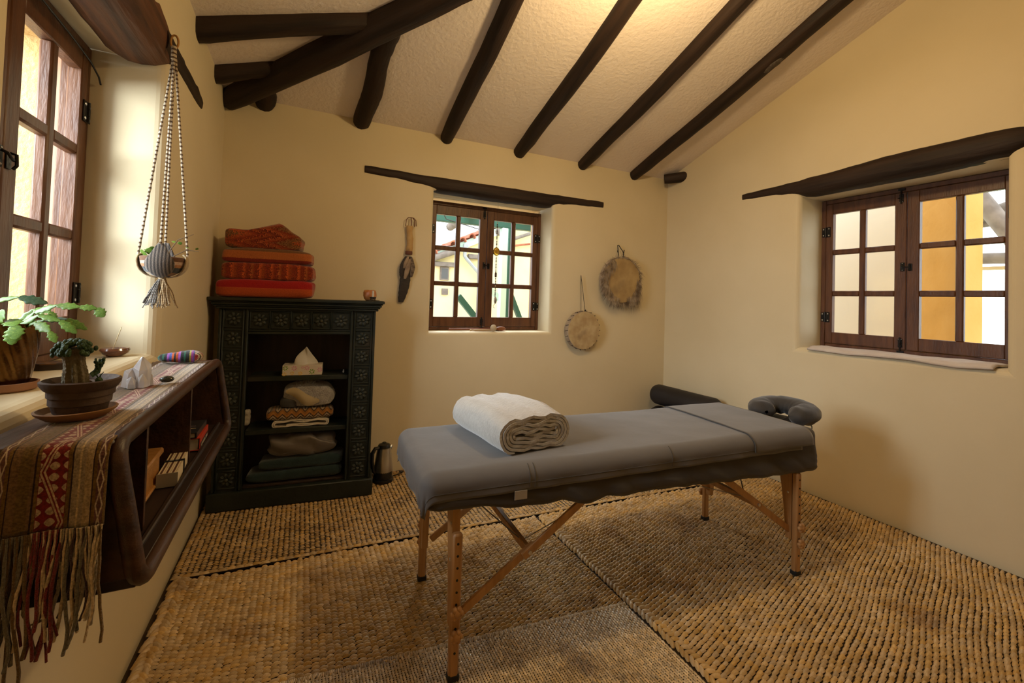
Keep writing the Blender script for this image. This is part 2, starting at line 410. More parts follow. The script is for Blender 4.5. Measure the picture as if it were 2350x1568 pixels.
log('hip_beam', hipA, hipB, [(0, .068, 0, 0), (.08, .075, 0, 0), (.3, .085, 0, -.005), (.6, .082, .01, .01), (1, .08, 0, 0)], 'thick diagonal hip beam climbing from the back left corner', 'beam', seed=11, sq=.15, n=30)
def lraf(y, x1, r, label, seed, dz=0):
    a = (XL-.03, y, EAVE-SL*.03-.028+dz); b = (x1, y, EAVE+SL*(x1-XL)-.028+dz)
    return log('rafter', a, b, [(0, r, 0, 0), (.5, r*.95, 0, .01), (1, r*.9, 0, 0)], label, 'beam', 'roof rafters on the left slope', seed=seed, sq=.5, n=18)
lraf(2.60, .40, .062, 'long squared rafter meeting the hip beam at the top left', 21)
lraf(3.09, -.12, .056, 'short squared rafter block above the lower end of the hip beam', 22)
# lintels
def lint(rs): return [(t, r, r-.010, dz) for t, r, dz in rs]
log('lintel_beam', (.385, YB, 2.298), (2.60, YB, 2.298), lint([(0, .036, 0), (.10, .037, -.004), (.2, .046, -.016), (.265, .066, -.026), (.5, .070, -.028), (.72, .068, -.026), (.78, .05, -.014), (.85, .04, -.006), (1, .036, 0)]),
    'dark wooden lintel spanning the back window', 'beam', seed=31, sq=.6, n=50)
log('lintel_beam', (XR, 2.565, 2.307), (XR, .45, 2.307), [(0, .030, .020, 0), (.12, .040, .028, -.003), (.2, .056, .04, -.012), (.27, .078, .05, -.024), (.55, .09, .055, -.01), (.75, .085, .052, -.008), (.8, .06, .05, 0), (1, .05, .04, 0)],
    'long dark log lintel above the right window', 'beam', seed=32, sq=.45, n=50)
log('lintel_beam', (XL, 2.20, 2.335), (XL, .75, 2.335), [(0, .102, -.098, 0), (.5, .105, -.098, 0), (1, .105, -.098, 0)], 'thick reddish lintel log over the left window', 'beam', seed=33, sq=.7, n=30, mt=BEAM_RED)
log('lintel_tail', (XL, 2.75, 2.318), (XL, 2.1, 2.318), [(0, .035, -.024, 0), (.2, .045, -.033, 0), (1, .05, -.038, 0)], 'tapering dark tail of the left lintel running along the wall', 'beam', seed=34, sq=.5, n=20)
# ------------------------------------------------------------------ woven reed mats on the floor
def straw(name, c1, c2, c3, rough, isl=.2):
    m = mat(name, c1, c2, 9, (1, 1, 1), rough=rough, c3=c3, island=isl, spec=.5, bump=.25, bscale=160)
    return m
STRAW = straw('golden_reed', (.44, .27, .095), (.56, .37, .15), (.30, .17, .06), .31)
STRAW_R = straw('golden_reed_coarse', (.50, .325, .13), (.62, .43, .20), (.34, .20, .075), .28)
STRAW_P = straw('pale_split_reed', (.58, .43, .25), (.72, .57, .37), (.26, .19, .15), .26, .3)
UNDER = mat('mat_backing', (.03, .016, .006), rough=.9)
def lens(nu=6, nv=4):
    v = []; f = []
    for i in range(nu):
        u = -1+2*i/(nu-1)
        for j in range(nv):
            w = -1+2*j/(nv-1); ta = sqrt(max(0, 1-.8*u*u))
            v.append((u*.5, w*.5*ta, (1-abs(u)**2.2)**.8*sqrt(max(0, 1-.96*w*w))))
    for i in range(nu-1):
        for j in range(nv-1): f.append((i*nv+j, (i+1)*nv+j, (i+1)*nv+j+1, i*nv+j+1))
    return np.array(v), np.array(f)
LV, LF = lens(); LV2, LF2 = lens(5, 3)
def weave_mesh(name, C, material, small=False):
    """C: array rows (x, y, z, angle, length, width, height)"""
    lv, lf = (LV2, LF2) if small else (LV, LF)
    C = np.array(C, float); n = len(C); k = len(lv)
    ca, sa = np.cos(C[:, 3])[:, None], np.sin(C[:, 3])[:, None]
    X = lv[None, :, 0]*C[:, 4:5]; Y = lv[None, :, 1]*C[:, 5:6]; Z = lv[None, :, 2]*C[:, 6:7]
    P = np.stack([C[:, 0:1]+X*ca-Y*sa, C[:, 1:2]+X*sa+Y*ca, C[:, 2:3]+Z], -1).reshape(-1, 3)
    F = (lf[None]+np.arange(n)[:, None, None]*k).reshape(-1, 4)
    me = bpy.data.meshes.new(name); me.vertices.add(len(P)); me.vertices.foreach_set('co', P.ravel())
    me.loops.add(F.size); me.loops.foreach_set('vertex_index', F.ravel().astype(np.int32))
    me.polygons.add(len(F)); me.polygons.foreach_set('loop_start', np.arange(0, F.size, 4, dtype=np.int32))
    me.polygons.foreach_set('loop_total', np.full(len(F), 4, np.int32)); me.polygons.foreach_set('use_smooth', np.ones(len(F), bool))
    me.materials.append(material); me.update(calc_edges=True); me.validate(); return me
def seam(x): return 2.512-.046*(x+.5)
def near_edge(x): return 1.712-.108*x
rg = np.random.default_rng(3)
def brick(x0, x1, ylo, yhi, cx, ry, L, Wd, H, z, rot=0., skew=0., wob=.004):
    C = []; ncol = int((x1-x0)/cx)
    for i in range(ncol+1):
        x = x0+i*cx
        lo, hi = ylo(x), yhi(x); j0 = 0
        nr = int((hi-lo)/ry)
        for j in range(nr+1):
            y = hi-(j+(.5 if i % 2 else 0))*ry
            if y < lo: continue
            C.append((x+rg.normal(0, .0012)+skew*(hi-y), y+wob*sin(x*9+j*.05)+rg.normal(0, .0008), z+.0015*nz(x*5, y*5, 2), rot+rg.normal(0, .05), L*rg.uniform(.9, 1.12), Wd*rg.uniform(.88, 1.1), H*rg.uniform(.8, 1.25)))
    return C
def slab(mb, pts, z, t=.006):
    n = len(pts); mb.add([(x, y, z) for x, y in pts]+[(x, y, z-t) for x, y in pts], [tuple(range(n)), tuple(range(2*n-1, n-1, -1))]+[(i+n, (i+1) % n+n, (i+1) % n, i) for i in range(n)])
CAMI = SC.camera.matrix_world.inverted()
def visible_distance(x, y):
    p = CAMI @ Vector((x, y, 0)); u = 1175-1002.8*p.x/p.z; v = 663.8+1002.8*p.y/p.z
    return -p.z if p.z < 0 and 0 < u < 2350 and 0 < v < 1568 else 99
def mat_thing(label, cells, outline, z, material, braid=None, small=False):
    r = thing('woven_mat', label, 'mat', (0, 0, 0), 0, 'reed mats covering the floor')
    mb = MB(); slab(mb, outline, z-.001); mb.build('backing', UNDER, r, smooth=0)
    # the 300 reeds nearest the camera are parts of their own, the rest one weave
    rank = sorted((d, i) for i, d in enumerate(visible_distance(c[0], c[1]) for c in cells)); near = {i for d, i in rank[:300] if d < 50}
    unit = weave_mesh('reed', [(0, 0, 0, 0, 1, 1, 1)], material, small)
    for i in sorted(near):
        c = cells[i]; q = put('reed', unit, r, (c[0], c[1], c[2]), (0, 0, c[3])); q.scale = (c[4], c[5], c[6])
    o = put('reed_weave', weave_mesh('reed_weave', [c for i, c in enumerate(cells) if i not in near], material, small), r); stuff(o)
    if braid is not None: stuff(put('braided_edge', weave_mesh('braided_edge', braid, material), r))
    return r
xs = np.linspace(XL+.02, XR-.01, 12)
# back mat
mat_thing('reed mat along the back wall, under the carved cabinet', brick(XL+.03, XR-.02, seam, lambda x: YB-.015, .0255, .0155, .031, .0125, .009, -.001, rot=-.03, wob=.003),
          [(x, seam(x)-.002) for x in xs]+[(XR-.01, YB-.005), (XL+.02, YB-.005)], .004, STRAW,
          [(x, seam(x)+.004+.002*sin(x*70), .004, -.046, .05, .018, .012) for x in np.arange(XL+.04, XR-.02, .036)])
# left middle mat, braid against the left wall
br = []
for k, y in enumerate(np.arange(1.0, seam(XL)-.01, .021)):
    br.append((XL+.042+rg.normal(0, .003), y, -.004, .9+rg.normal(0, .2), .055, .024, .02)); br.append((XL+.068+rg.normal(0, .003), y+.01, -.004, -.7+rg.normal(0, .2), .05, .022, .017))
mat_thing('reed mat between the wall shelf and the massage table', brick(XL+.085, 1.356, lambda x: 1.0 if x < -.1 else near_edge(x)-.06, lambda x: seam(x)-.014, .0262, .0182, .034, .0148, .011, -.006, rot=.02),
          [(XL+.02, 1.0), (1.36, 1.0), (1.36, seam(1.36)-.008), (XL+.02, seam(XL)-.008)], -.006, STRAW_R, br)
# right mat
br = []
for k, y in enumerate(np.arange(.35, seam(1.4)-.03, .024)):
    br.append((1.388+rg.normal(0, .002), y, -.003, 1.0, .05, .02, .015)); br.append((1.414+rg.normal(0, .002), y+.01, -.003, -.35, .05, .02, .013))
mat_thing('large reed mat by the right wall, under the head of the massage table', brick(1.44, XR-.03, lambda x: .3, lambda x: seam(x)-.014, .0285, .0215, .040, .0182, .014, -.006, rot=.1, wob=.006),
          [(1.365, .3), (XR-.01, .3), (XR-.01, seam(XR)-.008), (1.365, seam(1.365)-.008)], -.006, STRAW_R, br)
# near pale mat, plain weave of flat splints
C = []; px_, py_ = .0108, .0098
for i in range(int(1.62/px_)):
    x = -.26+i*px_
    for j in range(int(1.1/py_)):
        y = near_edge(x)-.022-j*py_
        if y < .62: continue
        z = .003+.003*nz(x*4, y*4, 7)
        if (i+j) % 2 == 0: C.append((x+rg.normal(0, .0005), y, z, pi/2+.03+rg.normal(0, .03), .0215, .0088, .007*rg.uniform(.8, 1.2)))
        else: C.append((x, y+rg.normal(0, .0004), z-.001, -.1+rg.normal(0, .03), .017, .0055, .0042))
bz = [(x, near_edge(x)-.006, .002, pi/2-.2+rg.normal(0, .15), .024, .006, .007) for x in np.arange(-.26, 1.36, .0062)]
mat_thing('pale glossy split reed mat with a fringed edge in the foreground', C, [(-.27, .62), (1.362, .62), (1.362, near_edge(1.362)), (-.27, near_edge(-.27))], .003, STRAW_P, bz, small=True)
# ------------------------------------------------------------------ massage table
PINE = mat('honey_pine', (.40, .205, .075), (.52, .285, .115), 4, (9, 9, .8), rough=.38, bump=.1, bscale=14)
SHEET = mat('grey_sheet_cotton', (.108, .099, .095), (.128, .118, .113), 3, rough=.85, sheen=.25, bump=.25, bscale=7)
SHEET_D = mat('charcoal_sheet_cotton', (.050, .044, .040), (.062, .055, .05), 3, rough=.9, sheen=.15, bump=.3, bscale=8)
FOAM = mat('black_vinyl', (.02, .02, .022), rough=.5)
RUBBER = mat('black_rubber', (.012, .012, .012), rough=.7)
CABLE = mat('steel_cable', (.35, .35, .36), rough=.35, metal=1)
TCX, TCY, TRZ, ZT = 1.455, 1.729, -.0585, .725
HL2, HW2 = 1.04, .305
tab = thing('massage_table', 'folding massage table with honey coloured wooden legs', 'table', (TCX, TCY, .005), TRZ)
mb = MB(); mb.box((0, 0, ZT-.055), (2*HL2-.04, 2*HW2-.04, .07), .02); mb.build('padded_top', FOAM, tab)
mb = MB()
for s in (-1, 1): mb.box((0, s*(HW2-.06), ZT-.115), (2*HL2-.25, .022, .055), .003)
for s in (-1, 1): mb.box((s*(HL2-.13), 0, ZT-.13), (.022, 2*HW2-.1, .085), .003)
mb.build('apron_frame', PINE, tab)
LX, LY = .89, .285
_m = MB(); _m.tube([(0, -.0008, 0), (0, .0008, 0)], .0045, 8); PEG = _m.mesh('peg_hole', RUBBER)
_m = MB(); _m.ball((0, 0, 0), (.006, .003, .006), 8, 4); SCREW = _m.mesh('screw', MT['steel'])
def table_leg(sx, sy):
    m = MB(); x = sx*LX-.02; y = sy*LY
    # upper leg: board flaring inwards at the top; extension post bolted on its outer face
    poly = [(y-sy*.010, .62), (y+(-sy)*.105, .62), (y+(-sy)*.085, .53), (y+(-sy)*.066, .42), (y+(-sy)*.050, .30), (y+(-sy)*.040, .17), (y-sy*.010, .17)]
    if sy > 0: poly = poly[::-1]
    m.prism(poly, 0, x-.014, x+.014)
    leg = m.build('leg', PINE, tab)
    e = MB(); e.box((x, y+sy*.006, .262), (.036, .030, .498), .007)
    e.build('extension', PINE, leg)
    yo = y+sy*.0215
    for k in range(10): put('peg_hole', PEG, leg, (x, yo, .10+k*.042))
    f = MB(); f.box((x, y+sy*.006, .011), (.041, .035, .024), .004); f.build('rubber_foot', RUBBER, leg)
    for zz in (.245, .165):
        kn = MB(); c = (x, yo, zz)
        for q in range(6):
            a = q*pi/3; kn.ball((c[0]+cos(a)*.015, c[1]+sy*.012, c[2]+sin(a)*.015), (.010, .011, .010), 8, 5)
        kn.ball((c[0], c[1]+sy*.012, c[2]), (.018, .013, .018), 10, 6); kn.build('knob', PINE, leg)
    for zz in (.53, .40): put('screw', SCREW, leg, (x-.0145, y-sy*.03, zz), (0, 0, pi/2))
for sx in (-1, 1):
    for sy in (-1, 1): table_leg(sx, sy)
# knee braces with a wooden joint block and a cable
for sx in (-1, 1):
    for sy in (-1, 1):
        y = sy*(LY-.028*1)
        a = Vector((sx*(LX-.01), y, .20)); b = Vector((sx*.33, y, .575)); m = a.lerp(b, .48)
        d = (b-a).normalized(); br = MB()
        def plank(p, q, t=.012, h=.032, yo=0):
            dd = (q-p); ln = dd.length; ang = math.atan2(dd.z, dd.x)
            M = T(*((p+q)/2)) @ T(0, yo, 0) @ RY(-ang); br.box((0, 0, 0), (ln, t, h), .003, M)
        plank(a, m+d*.03); plank(m-d*.03, b, yo=-.013)
        o = br.build('brace', PINE, tab)
        j = MB(); j.tube([m+Vector((0, -.026, 0)), m+Vector((0, .012, 0))], .008, 8); j.build('hinge_pin', MT['steel'], o)
    st = MB(); mz = .20+.48*.375; mx = sx*((LX-.01)+.48*(.33-LX+.01)); st.box((mx, 0, mz), (.022, 2*LY-.05, .03), .003); st.build('stretcher', PINE, tab)
for sx in (-1, 1):
    mx = sx*((LX-.01)+.48*(.33-LX+.01))
    for p_, q_, r_ in (((mx, -.2, .385), (sx*.86, .1, .56), .0028), ((mx, .2, .385), (sx*.86, -.1, .56), .0028), ((mx, -.2, .385), (sx*.02, -.15, .56), .0022)):
        cb = MB(); cb.tube([p_, q_], r_, 6); cb.build('support_cable', CABLE, tab)

# sheets draped over the table; cloth coordinates (a, b) folded over the edges
def drape(a, b, R, fold, hx=HL2, hy=HW2, top=ZT, lift=0, flare=.06, seed=0, maxd=9):
    ex = max(0, abs(a)-(hx-R)); ey = max(0, abs(b)-(hy-R)); d = math.hypot(ex, ey)
    cx = max(-(hx-R), min(hx-R, a)); cy = max(-(hy-R), min(hy-R, b))
    w = .0022*nz(a*7, b*9, 1+seed)+.004*nz(a*2.2, b*2.5, 4+seed)
    if d < 1e-9: return Vector((cx, cy, top+lift+w))
    ux, uy = ex/d*(1 if a > 0 else -1), ey/d*(1 if b > 0 else -1)
    R2 = R+lift; L = R2*pi/2
    if d < L: o = R2*sin(d/R2); z = top+lift-R2*(1-cos(d/R2)); h = 0
    else: h = d-L; o = R2+h*flare; z = top+lift-R2-h*.985
    t = a*abs(uy)+b*abs(ux)+ (ex-ey)*.9
    k = min(1, h/.1)
    o += fold*k*(sin(t*26+2.2*nz(t*3, seed, 0))*.6+nz(t*16, h*6, seed)*.9)+w
    return Vector((cx+ux*o, cy+uy*o, z+w*.6))
def cloth(name, label, cat, mt, a0, a1, b0, b1, na, nb, parent=None, **kw):
    mb = MB(); mb.grid(lambda u, v: drape(a0+(a1-a0)*u, b0+(b1-b0)*v, **kw), na, nb)
    o = mb.build(name, mt, parent, smooth=179)
    md = o.modifiers.new('thickness', 'SOLIDIFY'); md.thickness = .003; md.offset = 1
    return o
def table_space(o): o.location = (TCX, TCY, 0); o.rotation_euler = (0, 0, TRZ); return o
# fitted charcoal sheet: rounds over the pad and gathers underneath
def round_rect(t, hx, hy, rc):
    L1, L2, La = 2*(hx-rc), 2*(hy-rc), pi/2*rc; tot = 2*(L1+L2)+4*La; d = (t % 1)*tot
    for k, (ln, cx, cy, nx, ny) in enumerate(((L1, 0, -1, 0, -1), (La, 1, -1, 0, -1), (L2, 1, 0, 1, 0), (La, 1, 1, 1, 0), (L1, 0, 1, 0, 1), (La, -1, 1, 0, 1), (L2, -1, 0, -1, 0), (La, -1, -1, -1, 0))):
        if d <= ln or k == 7:
            if k % 2 == 0:
                q = d/ln-.5; tx, ty = -ny, nx; return cx*hx+tx*q*ln, cy*hy+ty*q*ln, nx, ny
            a0 = math.atan2(ny, nx)+d/rc; return cx*(hx-rc)+cos(a0)*rc, cy*(hy-rc)+sin(a0)*rc, cos(a0), sin(a0)
        d -= ln
def fitted(u, v):
    # v runs from the middle of the top out over the edge and down to the gathered elastic
    x, y, nx, ny = round_rect(u, HL2-.012, HW2-.006, .05)
    D = .128+.055*min(1, max(0, (x+.95)/.6))+.035*min(1, max(0, (x-.0)/.8))
    if v < .25:
        s = v/.25*.9; return Vector((x*s, y*s, ZT+.002))
    q = (v-.25)/.75; R = .035
    prof = [(-.035, 0), (-.014, -.005), (-.003, -.018), (.0, -.035), (.0, -.06), (.004, -.55), (.012, -.72), (.012, -.86), (.002, -.95), (-.02, -1.0), (-.06, -1.0), (-.1, -.95)]
    k = q*(len(prof)-1); i = min(int(k), len(prof)-2); k -= i
    f0, f1 = prof[i], prof[i+1]
    def val(p): return p[0], (p[1] if p[1] > -.1 else p[1]*D)
    o0, z0 = val(f0); o1, z1 = val(f1); o = o0+(o1-o0)*k; dz = z0+(z1-z0)*k
    dn = min(1, max(0, -dz-.085)/.06); arc = u*5.4
    diag = arc+dz*1.6*(1 if ny < 0 else -1)
    w = dn*(.005*sin(diag*24+3.5*nz(arc*3, 1, 0))+.011*nz(diag*9, dz*5, 3)+.005*nz(diag*30, dz*12, 8))
    return Vector((x+nx*(o+w), y+ny*(o+w), ZT+.002+dz+dn*.012*nz(arc*9, 5, 1)))
mb = MB(); mb.grid(fitted, 300, 56, cu=True)
fs_ = table_space(mb.build('fitted_sheet', SHEET_D, smooth=179)); tag(fs_, 'charcoal fitted sheet gathered under the edge of the massage table', 'bed sheet')
# flat grey sheet
sh = cloth('flat_sheet', '', '', SHEET, -1.135, .87, -.38, .385, 190, 90, R=.045, fold=.012, lift=.005, seed=3, flare=.02)
table_space(sh); tag(sh, 'smooth grey flat sheet spread over the massage table', 'bed sheet')
fp = MB()
def flap(u, v):
    a = .535+.42*u; b = -.372+.74*v
    p = drape(a+.02*nz(v*3, 1, 1), b, .045, .008, lift=.0115, seed=5, flare=.03); return p
fp.grid(flap, 26, 80); fo = fp.build('turned_back_flap', SHEET, sh, smooth=179); md = fo.modifiers.new('thickness', 'SOLIDIFY'); md.thickness = .003; md.offset = 1
def rim(u_, name, a, lift):
    m = MB(); m.tube([drape(a+.02*nz(k/59*3, 1, 1)*.9, -.372+.74*k/59, .045, .008, lift=lift, seed=5, flare=.03) for k in range(60)], .0032, 6); return m.build(name, SHEET_D, sh)
rim(0, 'piped_edge', .536, .013)
# hem seams and the sewn-in tag
hm = MB()
for bb in (-.357,): hm.tube([drape(-1.1+1.95*k/99, bb,   .045, .012, lift=.0085, seed=3, flare=.02) for k in range(100)], .0012, 5)
for aa in (-.62, -.642, .04): hm.tube([drape(aa, -.375+.09*k/19,   .045, .012, lift=.0085, seed=3, flare=.02) for k in range(20)], .0012, 5)
hm.build('hem_stitching', SHEET_D, sh)
tg = MB(); p = drape(-.68, -.382, .045, .012, lift=.006, seed=3, flare=.02); tg.box((p.x, p.y-.004, p.z-.012), (.05, .002, .032)); tg.build('care_tag', mat('tag_ribbon', (.42, .37, .30), rough=.8), sh)

# folded fleece blanket on the sheet: layered spiral seen from the end
FLEECE = mat('pale_fleece', (.40, .37, .335), (.45, .42, .38), 30, rough=.95, sheen=.6, bump=.5, bscale=90)
def folded_end(hw, hh, layers, t):
    """cross-section polyline of a blanket folded over itself, in (x, z), spiralling inwards"""
    pts = []
    for k in range(layers):
        i = k*t*1.12; x0, x1, z0, z1 = -hw+i, hw-i, i*.9, 2*hh-i*.9
        r = (z1-z0)/2
        if r < t*.6 or x1-x0 < 2*r: break
        for q in range(9):  # left round end going up
            a = -pi/2-pi*q/8; pts.append((x0+r+cos(a)*r, (z0+z1)/2+sin(a)*r))
        for q in range(1, 7): pts.append((x0+r+(x1-x0-2*r)*q/7, z1-.006*sin(q*1.7+k)))
        for q in range(9):
            a = pi/2-pi*q/8; pts.append((x1-r+cos(a)*r, (z0+z1)/2+sin(a)*r))
        for q in range(1, 6): pts.append((x1-r-(x1-x0-2*r-t*1.2)*q/6, z0+t*.55+.004*sin(q*2.1+k)))
    return pts
def roll_cloth(name, mt, hw, hh, depth, layers, t, M, bulge=.0, nseg=14, seed=0, end_round=.02):
    sec = folded_end(hw, hh, layers, t); mb = MB(); n = len(sec); vs = []; fs = []
    P2 = [Vector((p[0], 0, p[1])) for p in sec]
    nr = []
    for i in range(n):
        d = P2[min(i+1, n-1)]-P2[max(i-1, 0)]; d.normalize(); nr.append(Vector((-d.z, 0, d.x)))
    for s in range(nseg+1):
        v = s/nseg; y = depth*v
        for i in range(n):
            k = 1+bulge*sin(pi*min(1, v*1.15))*(1 if P2[i].z > hh*.9 else 0)
            w = .006*nz(P2[i].x*9, y*7, P2[i].z*9+seed)
            e = end_round*(abs(2*v-1)**8)*(.4+.6*abs(nz(i*.31, seed, v*3)))
            yy = y+(e if v < .5 else -e)
            base = P2[i]; 
            vs.append((base.x+nr[i].x*(t*.42)+w*.5, yy, max(.001, base.z*k+nr[i].z*t*.42+w))); vs.append((base.x-nr[i].x*(t*.42)+w*.5, yy, max(.0006, base.z*k-nr[i].z*t*.42+w)))
    st = 2*n
    for s in range(nseg):
        for i in range(n-1):
            a = s*st+2*i; fs.append((a, a+2, a+2+st, a+st)); fs.append((a+1, a+1+st, a+3+st, a+3))
        a = s*st+2*(n-1); fs.append((a, a+1, a+1+st, a+st)); a = s*st; fs.append((a, a+st, a+st+1, a+1))
    for i in range(n-1):
        fs.append((2*i, 2*i+1, 2*i+3, 2*i+2)); a = nseg*st+2*i; fs.append((a, a+2, a+3, a+1))
    mb.add(vs, fs, M); return mb.build(name, mt, smooth=60)
bl = roll_cloth('folded_blanket', FLEECE, .168, .066, .47, 6, .0135, None, bulge=.16, nseg=18, seed=2)
bl.location = (.885, 1.565, ZT+.013); bl.rotation_euler = (0, 0, .10)
tag(bl, 'thick pale grey fleece blanket folded on the massage table', 'blanket')
# ------------------------------------------------------------------ patterned cloth materials
def bands(name, axis, stops, scale, offset=0, wob=.0, rough=.9, sheen=.3, bump=.5, bscale=120, fleck=.12, coord='Object', zig=0):
    """repeating stripes of constant colour across one object axis, with woven flecks"""
    m = bpy.data.materials.new(name); m.use_nodes = True; nt = m.node_tree; N = nt.nodes; L = nt.links; b = N['Principled BSDF']
    b.inputs['Roughness'].default_value = rough; b.inputs['Sheen Weight'].default_value = sheen; b.inputs['Specular IOR Level'].default_value = .2
    tc = N.new('ShaderNodeTexCoord'); sp = N.new('ShaderNodeSeparateXYZ'); L.new(tc.outputs[coord], sp.inputs[0])
    def math_(op, a, b_=None, c=None):
        n = N.new('ShaderNodeMath'); n.operation = op
        for i, v in enumerate((a, b_, c)):
            if v is None: continue
            if hasattr(v, 'name'): L.new(v, n.inputs[i])
            else: n.inputs[i].default_value = v
        return n.outputs[0]
    nn = N.new('ShaderNodeTexNoise'); nn.inputs['Scale'].default_value = bscale; L.new(tc.outputs[coord], nn.inputs['Vector'])
    v = math_('MULTIPLY_ADD', sp.outputs[axis], scale, offset)
    if wob: v = math_('ADD', v, math_('MULTIPLY', math_('SUBTRACT', nn.outputs['Fac'], .5), wob))
    if zig:
        o = sp.outputs[0 if axis != 0 else 2]
        v = math_('ADD', v, math_('MULTIPLY', math_('PINGPONG', math_('MULTIPLY', o, zig), 1), .35))
    v = math_('FRACT', v); r = N.new('ShaderNodeValToRGB'); r.color_ramp.interpolation = 'CONSTANT'; cr = r.color_ramp
    while len(cr.elements) > 1: cr.elements.remove(cr.elements[-1])
    cr.elements[0].position = stops[0][0]; cr.elements[0].color = (*stops[0][1], 1)
    for p, c in stops[1:]: e = cr.elements.new(p); e.color = (*c, 1)
    L.new(v, r.inputs[0]); h = N.new('ShaderNodeHueSaturation'); L.new(r.outputs[0], h.inputs['Color'])
    mr = N.new('ShaderNodeMapRange'); mr.inputs[1].default_value = .3; mr.inputs[2].default_value = .7; mr.inputs[3].default_value = 1-fleck*2; mr.inputs[4].default_value = 1+fleck
    L.new(nn.outputs['Fac'], mr.inputs[0]); L.new(mr.outputs[0], h.inputs['Value']); L.new(h.outputs[0], b.inputs['Base Color'])
    bp = N.new('ShaderNodeBump'); bp.inputs['Strength'].default_value = bump; bp.inputs['Distance'].default_value = .004
    L.new(nn.outputs['Fac'], bp.inputs['Height']); L.new(bp.outputs[0], b.inputs['Normal'])
    return m
def soft(w, d, h, layers=1, groove=.006, amp=.006, seed=0, e1=.28, e2=.22, na=44, nb=26, zexp=.55, top=None, M=None, mb=None, mi=0):
    """soft folded-cloth block standing on z=0, with fold grooves along its sides"""
    mb = mb or MB()
    def f(u, v):
        a = 2*pi*u; t = -pi/2+pi*v
        def sp(c, e): return math.copysign(abs(c)**e, c)
        x = sp(cos(t), e1)*sp(cos(a), e2)*w/2; y = sp(cos(t), e1)*sp(sin(a), e2)*d/2; z = (sp(sin(t), zexp if layers == 1 else zexp+.15)*.5+.5)*h
        if layers > 1:
            q = (z/h*layers) % 1; g = groove*(1-min(1, min(q, 1-q)*5)); l = math.hypot(x, y) or 1; x -= x/l*g; y -= y/l*g
            k = int(min(layers-1, z/h*layers)); x += .008*nz(k*3.3, seed, 1); y += .006*nz(k*2.3, seed, 7)
        x += amp*nz(x*9, y*9, z*14+seed); y += amp*nz(x*9+5, y*9, z*14+seed)
        if z > h*.15: z += amp*1.3*nz(x*7, y*7, seed+3)
        if top and z > h*.4: z += top(x, y)*(z/h)
        return (x, y, max(z, 0))
    mb.grid(f, na, nb, M=M, mi=mi, cu=True); return mb

# ------------------------------------------------------------------ carved cabinet
GREEN = mat('worn_green_paint', (.009, .014, .011), (.020, .025, .019), 7, rough=.5, bump=.3, bscale=40, c3=(.038, .028, .016), spec=.4)
GREEN_HI = mat('rubbed_green_paint', (.026, .034, .026), (.05, .05, .034), 30, rough=.5, bump=.2, bscale=60)
DKWOOD = mat('dark_cabinet_wood', (.018, .010, .007), (.035, .02, .013), 4, (8, 8, 1), rough=.6)
CRZ = -.103
cab = thing('carved_cabinet', 'dark green open cabinet with carved flower tiles', 'cabinet', (0, 3.135, .008), CRZ)
mb = MB(); mb.box((0, .112, .055), (.955, .268, .11), .006); mb.build('plinth', GREEN, cab)
for s in (-1, 1):
    mb = MB(); x0, x1 = s*.298, s*.458; c = (x0+x1)/2
    mb.box((c, .014, .672), (.16, .02, 1.125), .002)
    for xx, ww in ((x0-s*.0-s*-.008, .016), (x0+s*.028, .010), (x1-s*.008, .016), (x1-s*.024, .008)): mb.box((xx, .001, .672), (ww, .016, 1.122), .004)
    mb.build('post', GREEN, cab)
    mb = MB(); mb.box((s*.452, .13, .672), (.014, .22, 1.12), .001); mb.build('side_panel', GREEN, cab)
mb = MB(); mb.box((0, .014, 1.155), (.60, .02, .158), .002); mb.box((0, .001, 1.083), (.60, .016, .018), .004); mb.box((0, .001, 1.098), (.60, .012, .008), .002); mb.box((0, .001, 1.227), (.60, .016, .014), .004); mb.build('top_rail', GREEN, cab)
mb = MB()
for k, (z0, z1, o) in enumerate([(1.232, 1.248, .008), (1.248, 1.258, .02), (1.258, 1.274, .028), (1.274, 1.282, .036), (1.282, 1.302, .046)]):
    mb.box((0, .112-o/2, (z0+z1)/2), (.93+2*o*1.0, .252+o, z1-z0), .004)
mb.build('cornice', GREEN, cab)
mb = MB(); mb.box((0, .243, .67), (.90, .008, 1.12)); mb.build('back_panel', DKWOOD, cab, smooth=0)
for z in (.805, .47):
    mb = MB(); mb.box((0, .13, z-.016), (.592, .22, .03), .003); mb.build('shelf', GREEN, cab)
mb = MB(); mb.box((0, .13, .118), (.592, .22, .014), .002); mb.build('shelf', DKWOOD, cab)
def rosette():
    mb = MB()
    for k in range(8):
        a = k*pi/4+.2; mb.ball((0, 0, 0), (.0175, .006, .0125), 10, 6, M=RY(-a) @ T(.026, 0, 0)); mb.ball((0, 0, 0), (.012, .004, .004), 8, 4, M=RY(-a) @ T(.028, -.004, 0), mi=1)
    mb.ball((0, -.004, 0), (.011, .010, .011), 10, 6, mi=1)
    return mb.mesh('rosette', [GREEN, GREEN_HI], 60)
def tile():
    mb = MB(); s = .052
    for a, b, w, h in ((0, s, .108, .007), (0, -s, .108, .007), (s, 0, .007, .108), (-s, 0, .007, .108)): mb.box((a, -.001, b), (w, .012, h), .003)
    mb.box((0, .003, 0), (.1, .004, .1)); return mb.mesh('carved_tile', GREEN, 40)
ROS, TIL = rosette(), tile()
spots = [(s*.378, 1.232-.0615-.1235*k) for s in (-1, 1) for k in range(9)]+[(-.238+.119*k, 1.163) for k in range(5)]
for x, z in spots:
    t = put('carved_tile', TIL, cab, (x, .004, z)); put('rosette', ROS, t, (0, -.004, 0))
for k in range(4):
    mb = MB(); mb.box((-.178+.119*k, .0, 1.163), (.006, .014, .12), .002); mb.build('rail_divider', GREEN, cab)
CM = T(0, 3.135, .008) @ RZ(CRZ)
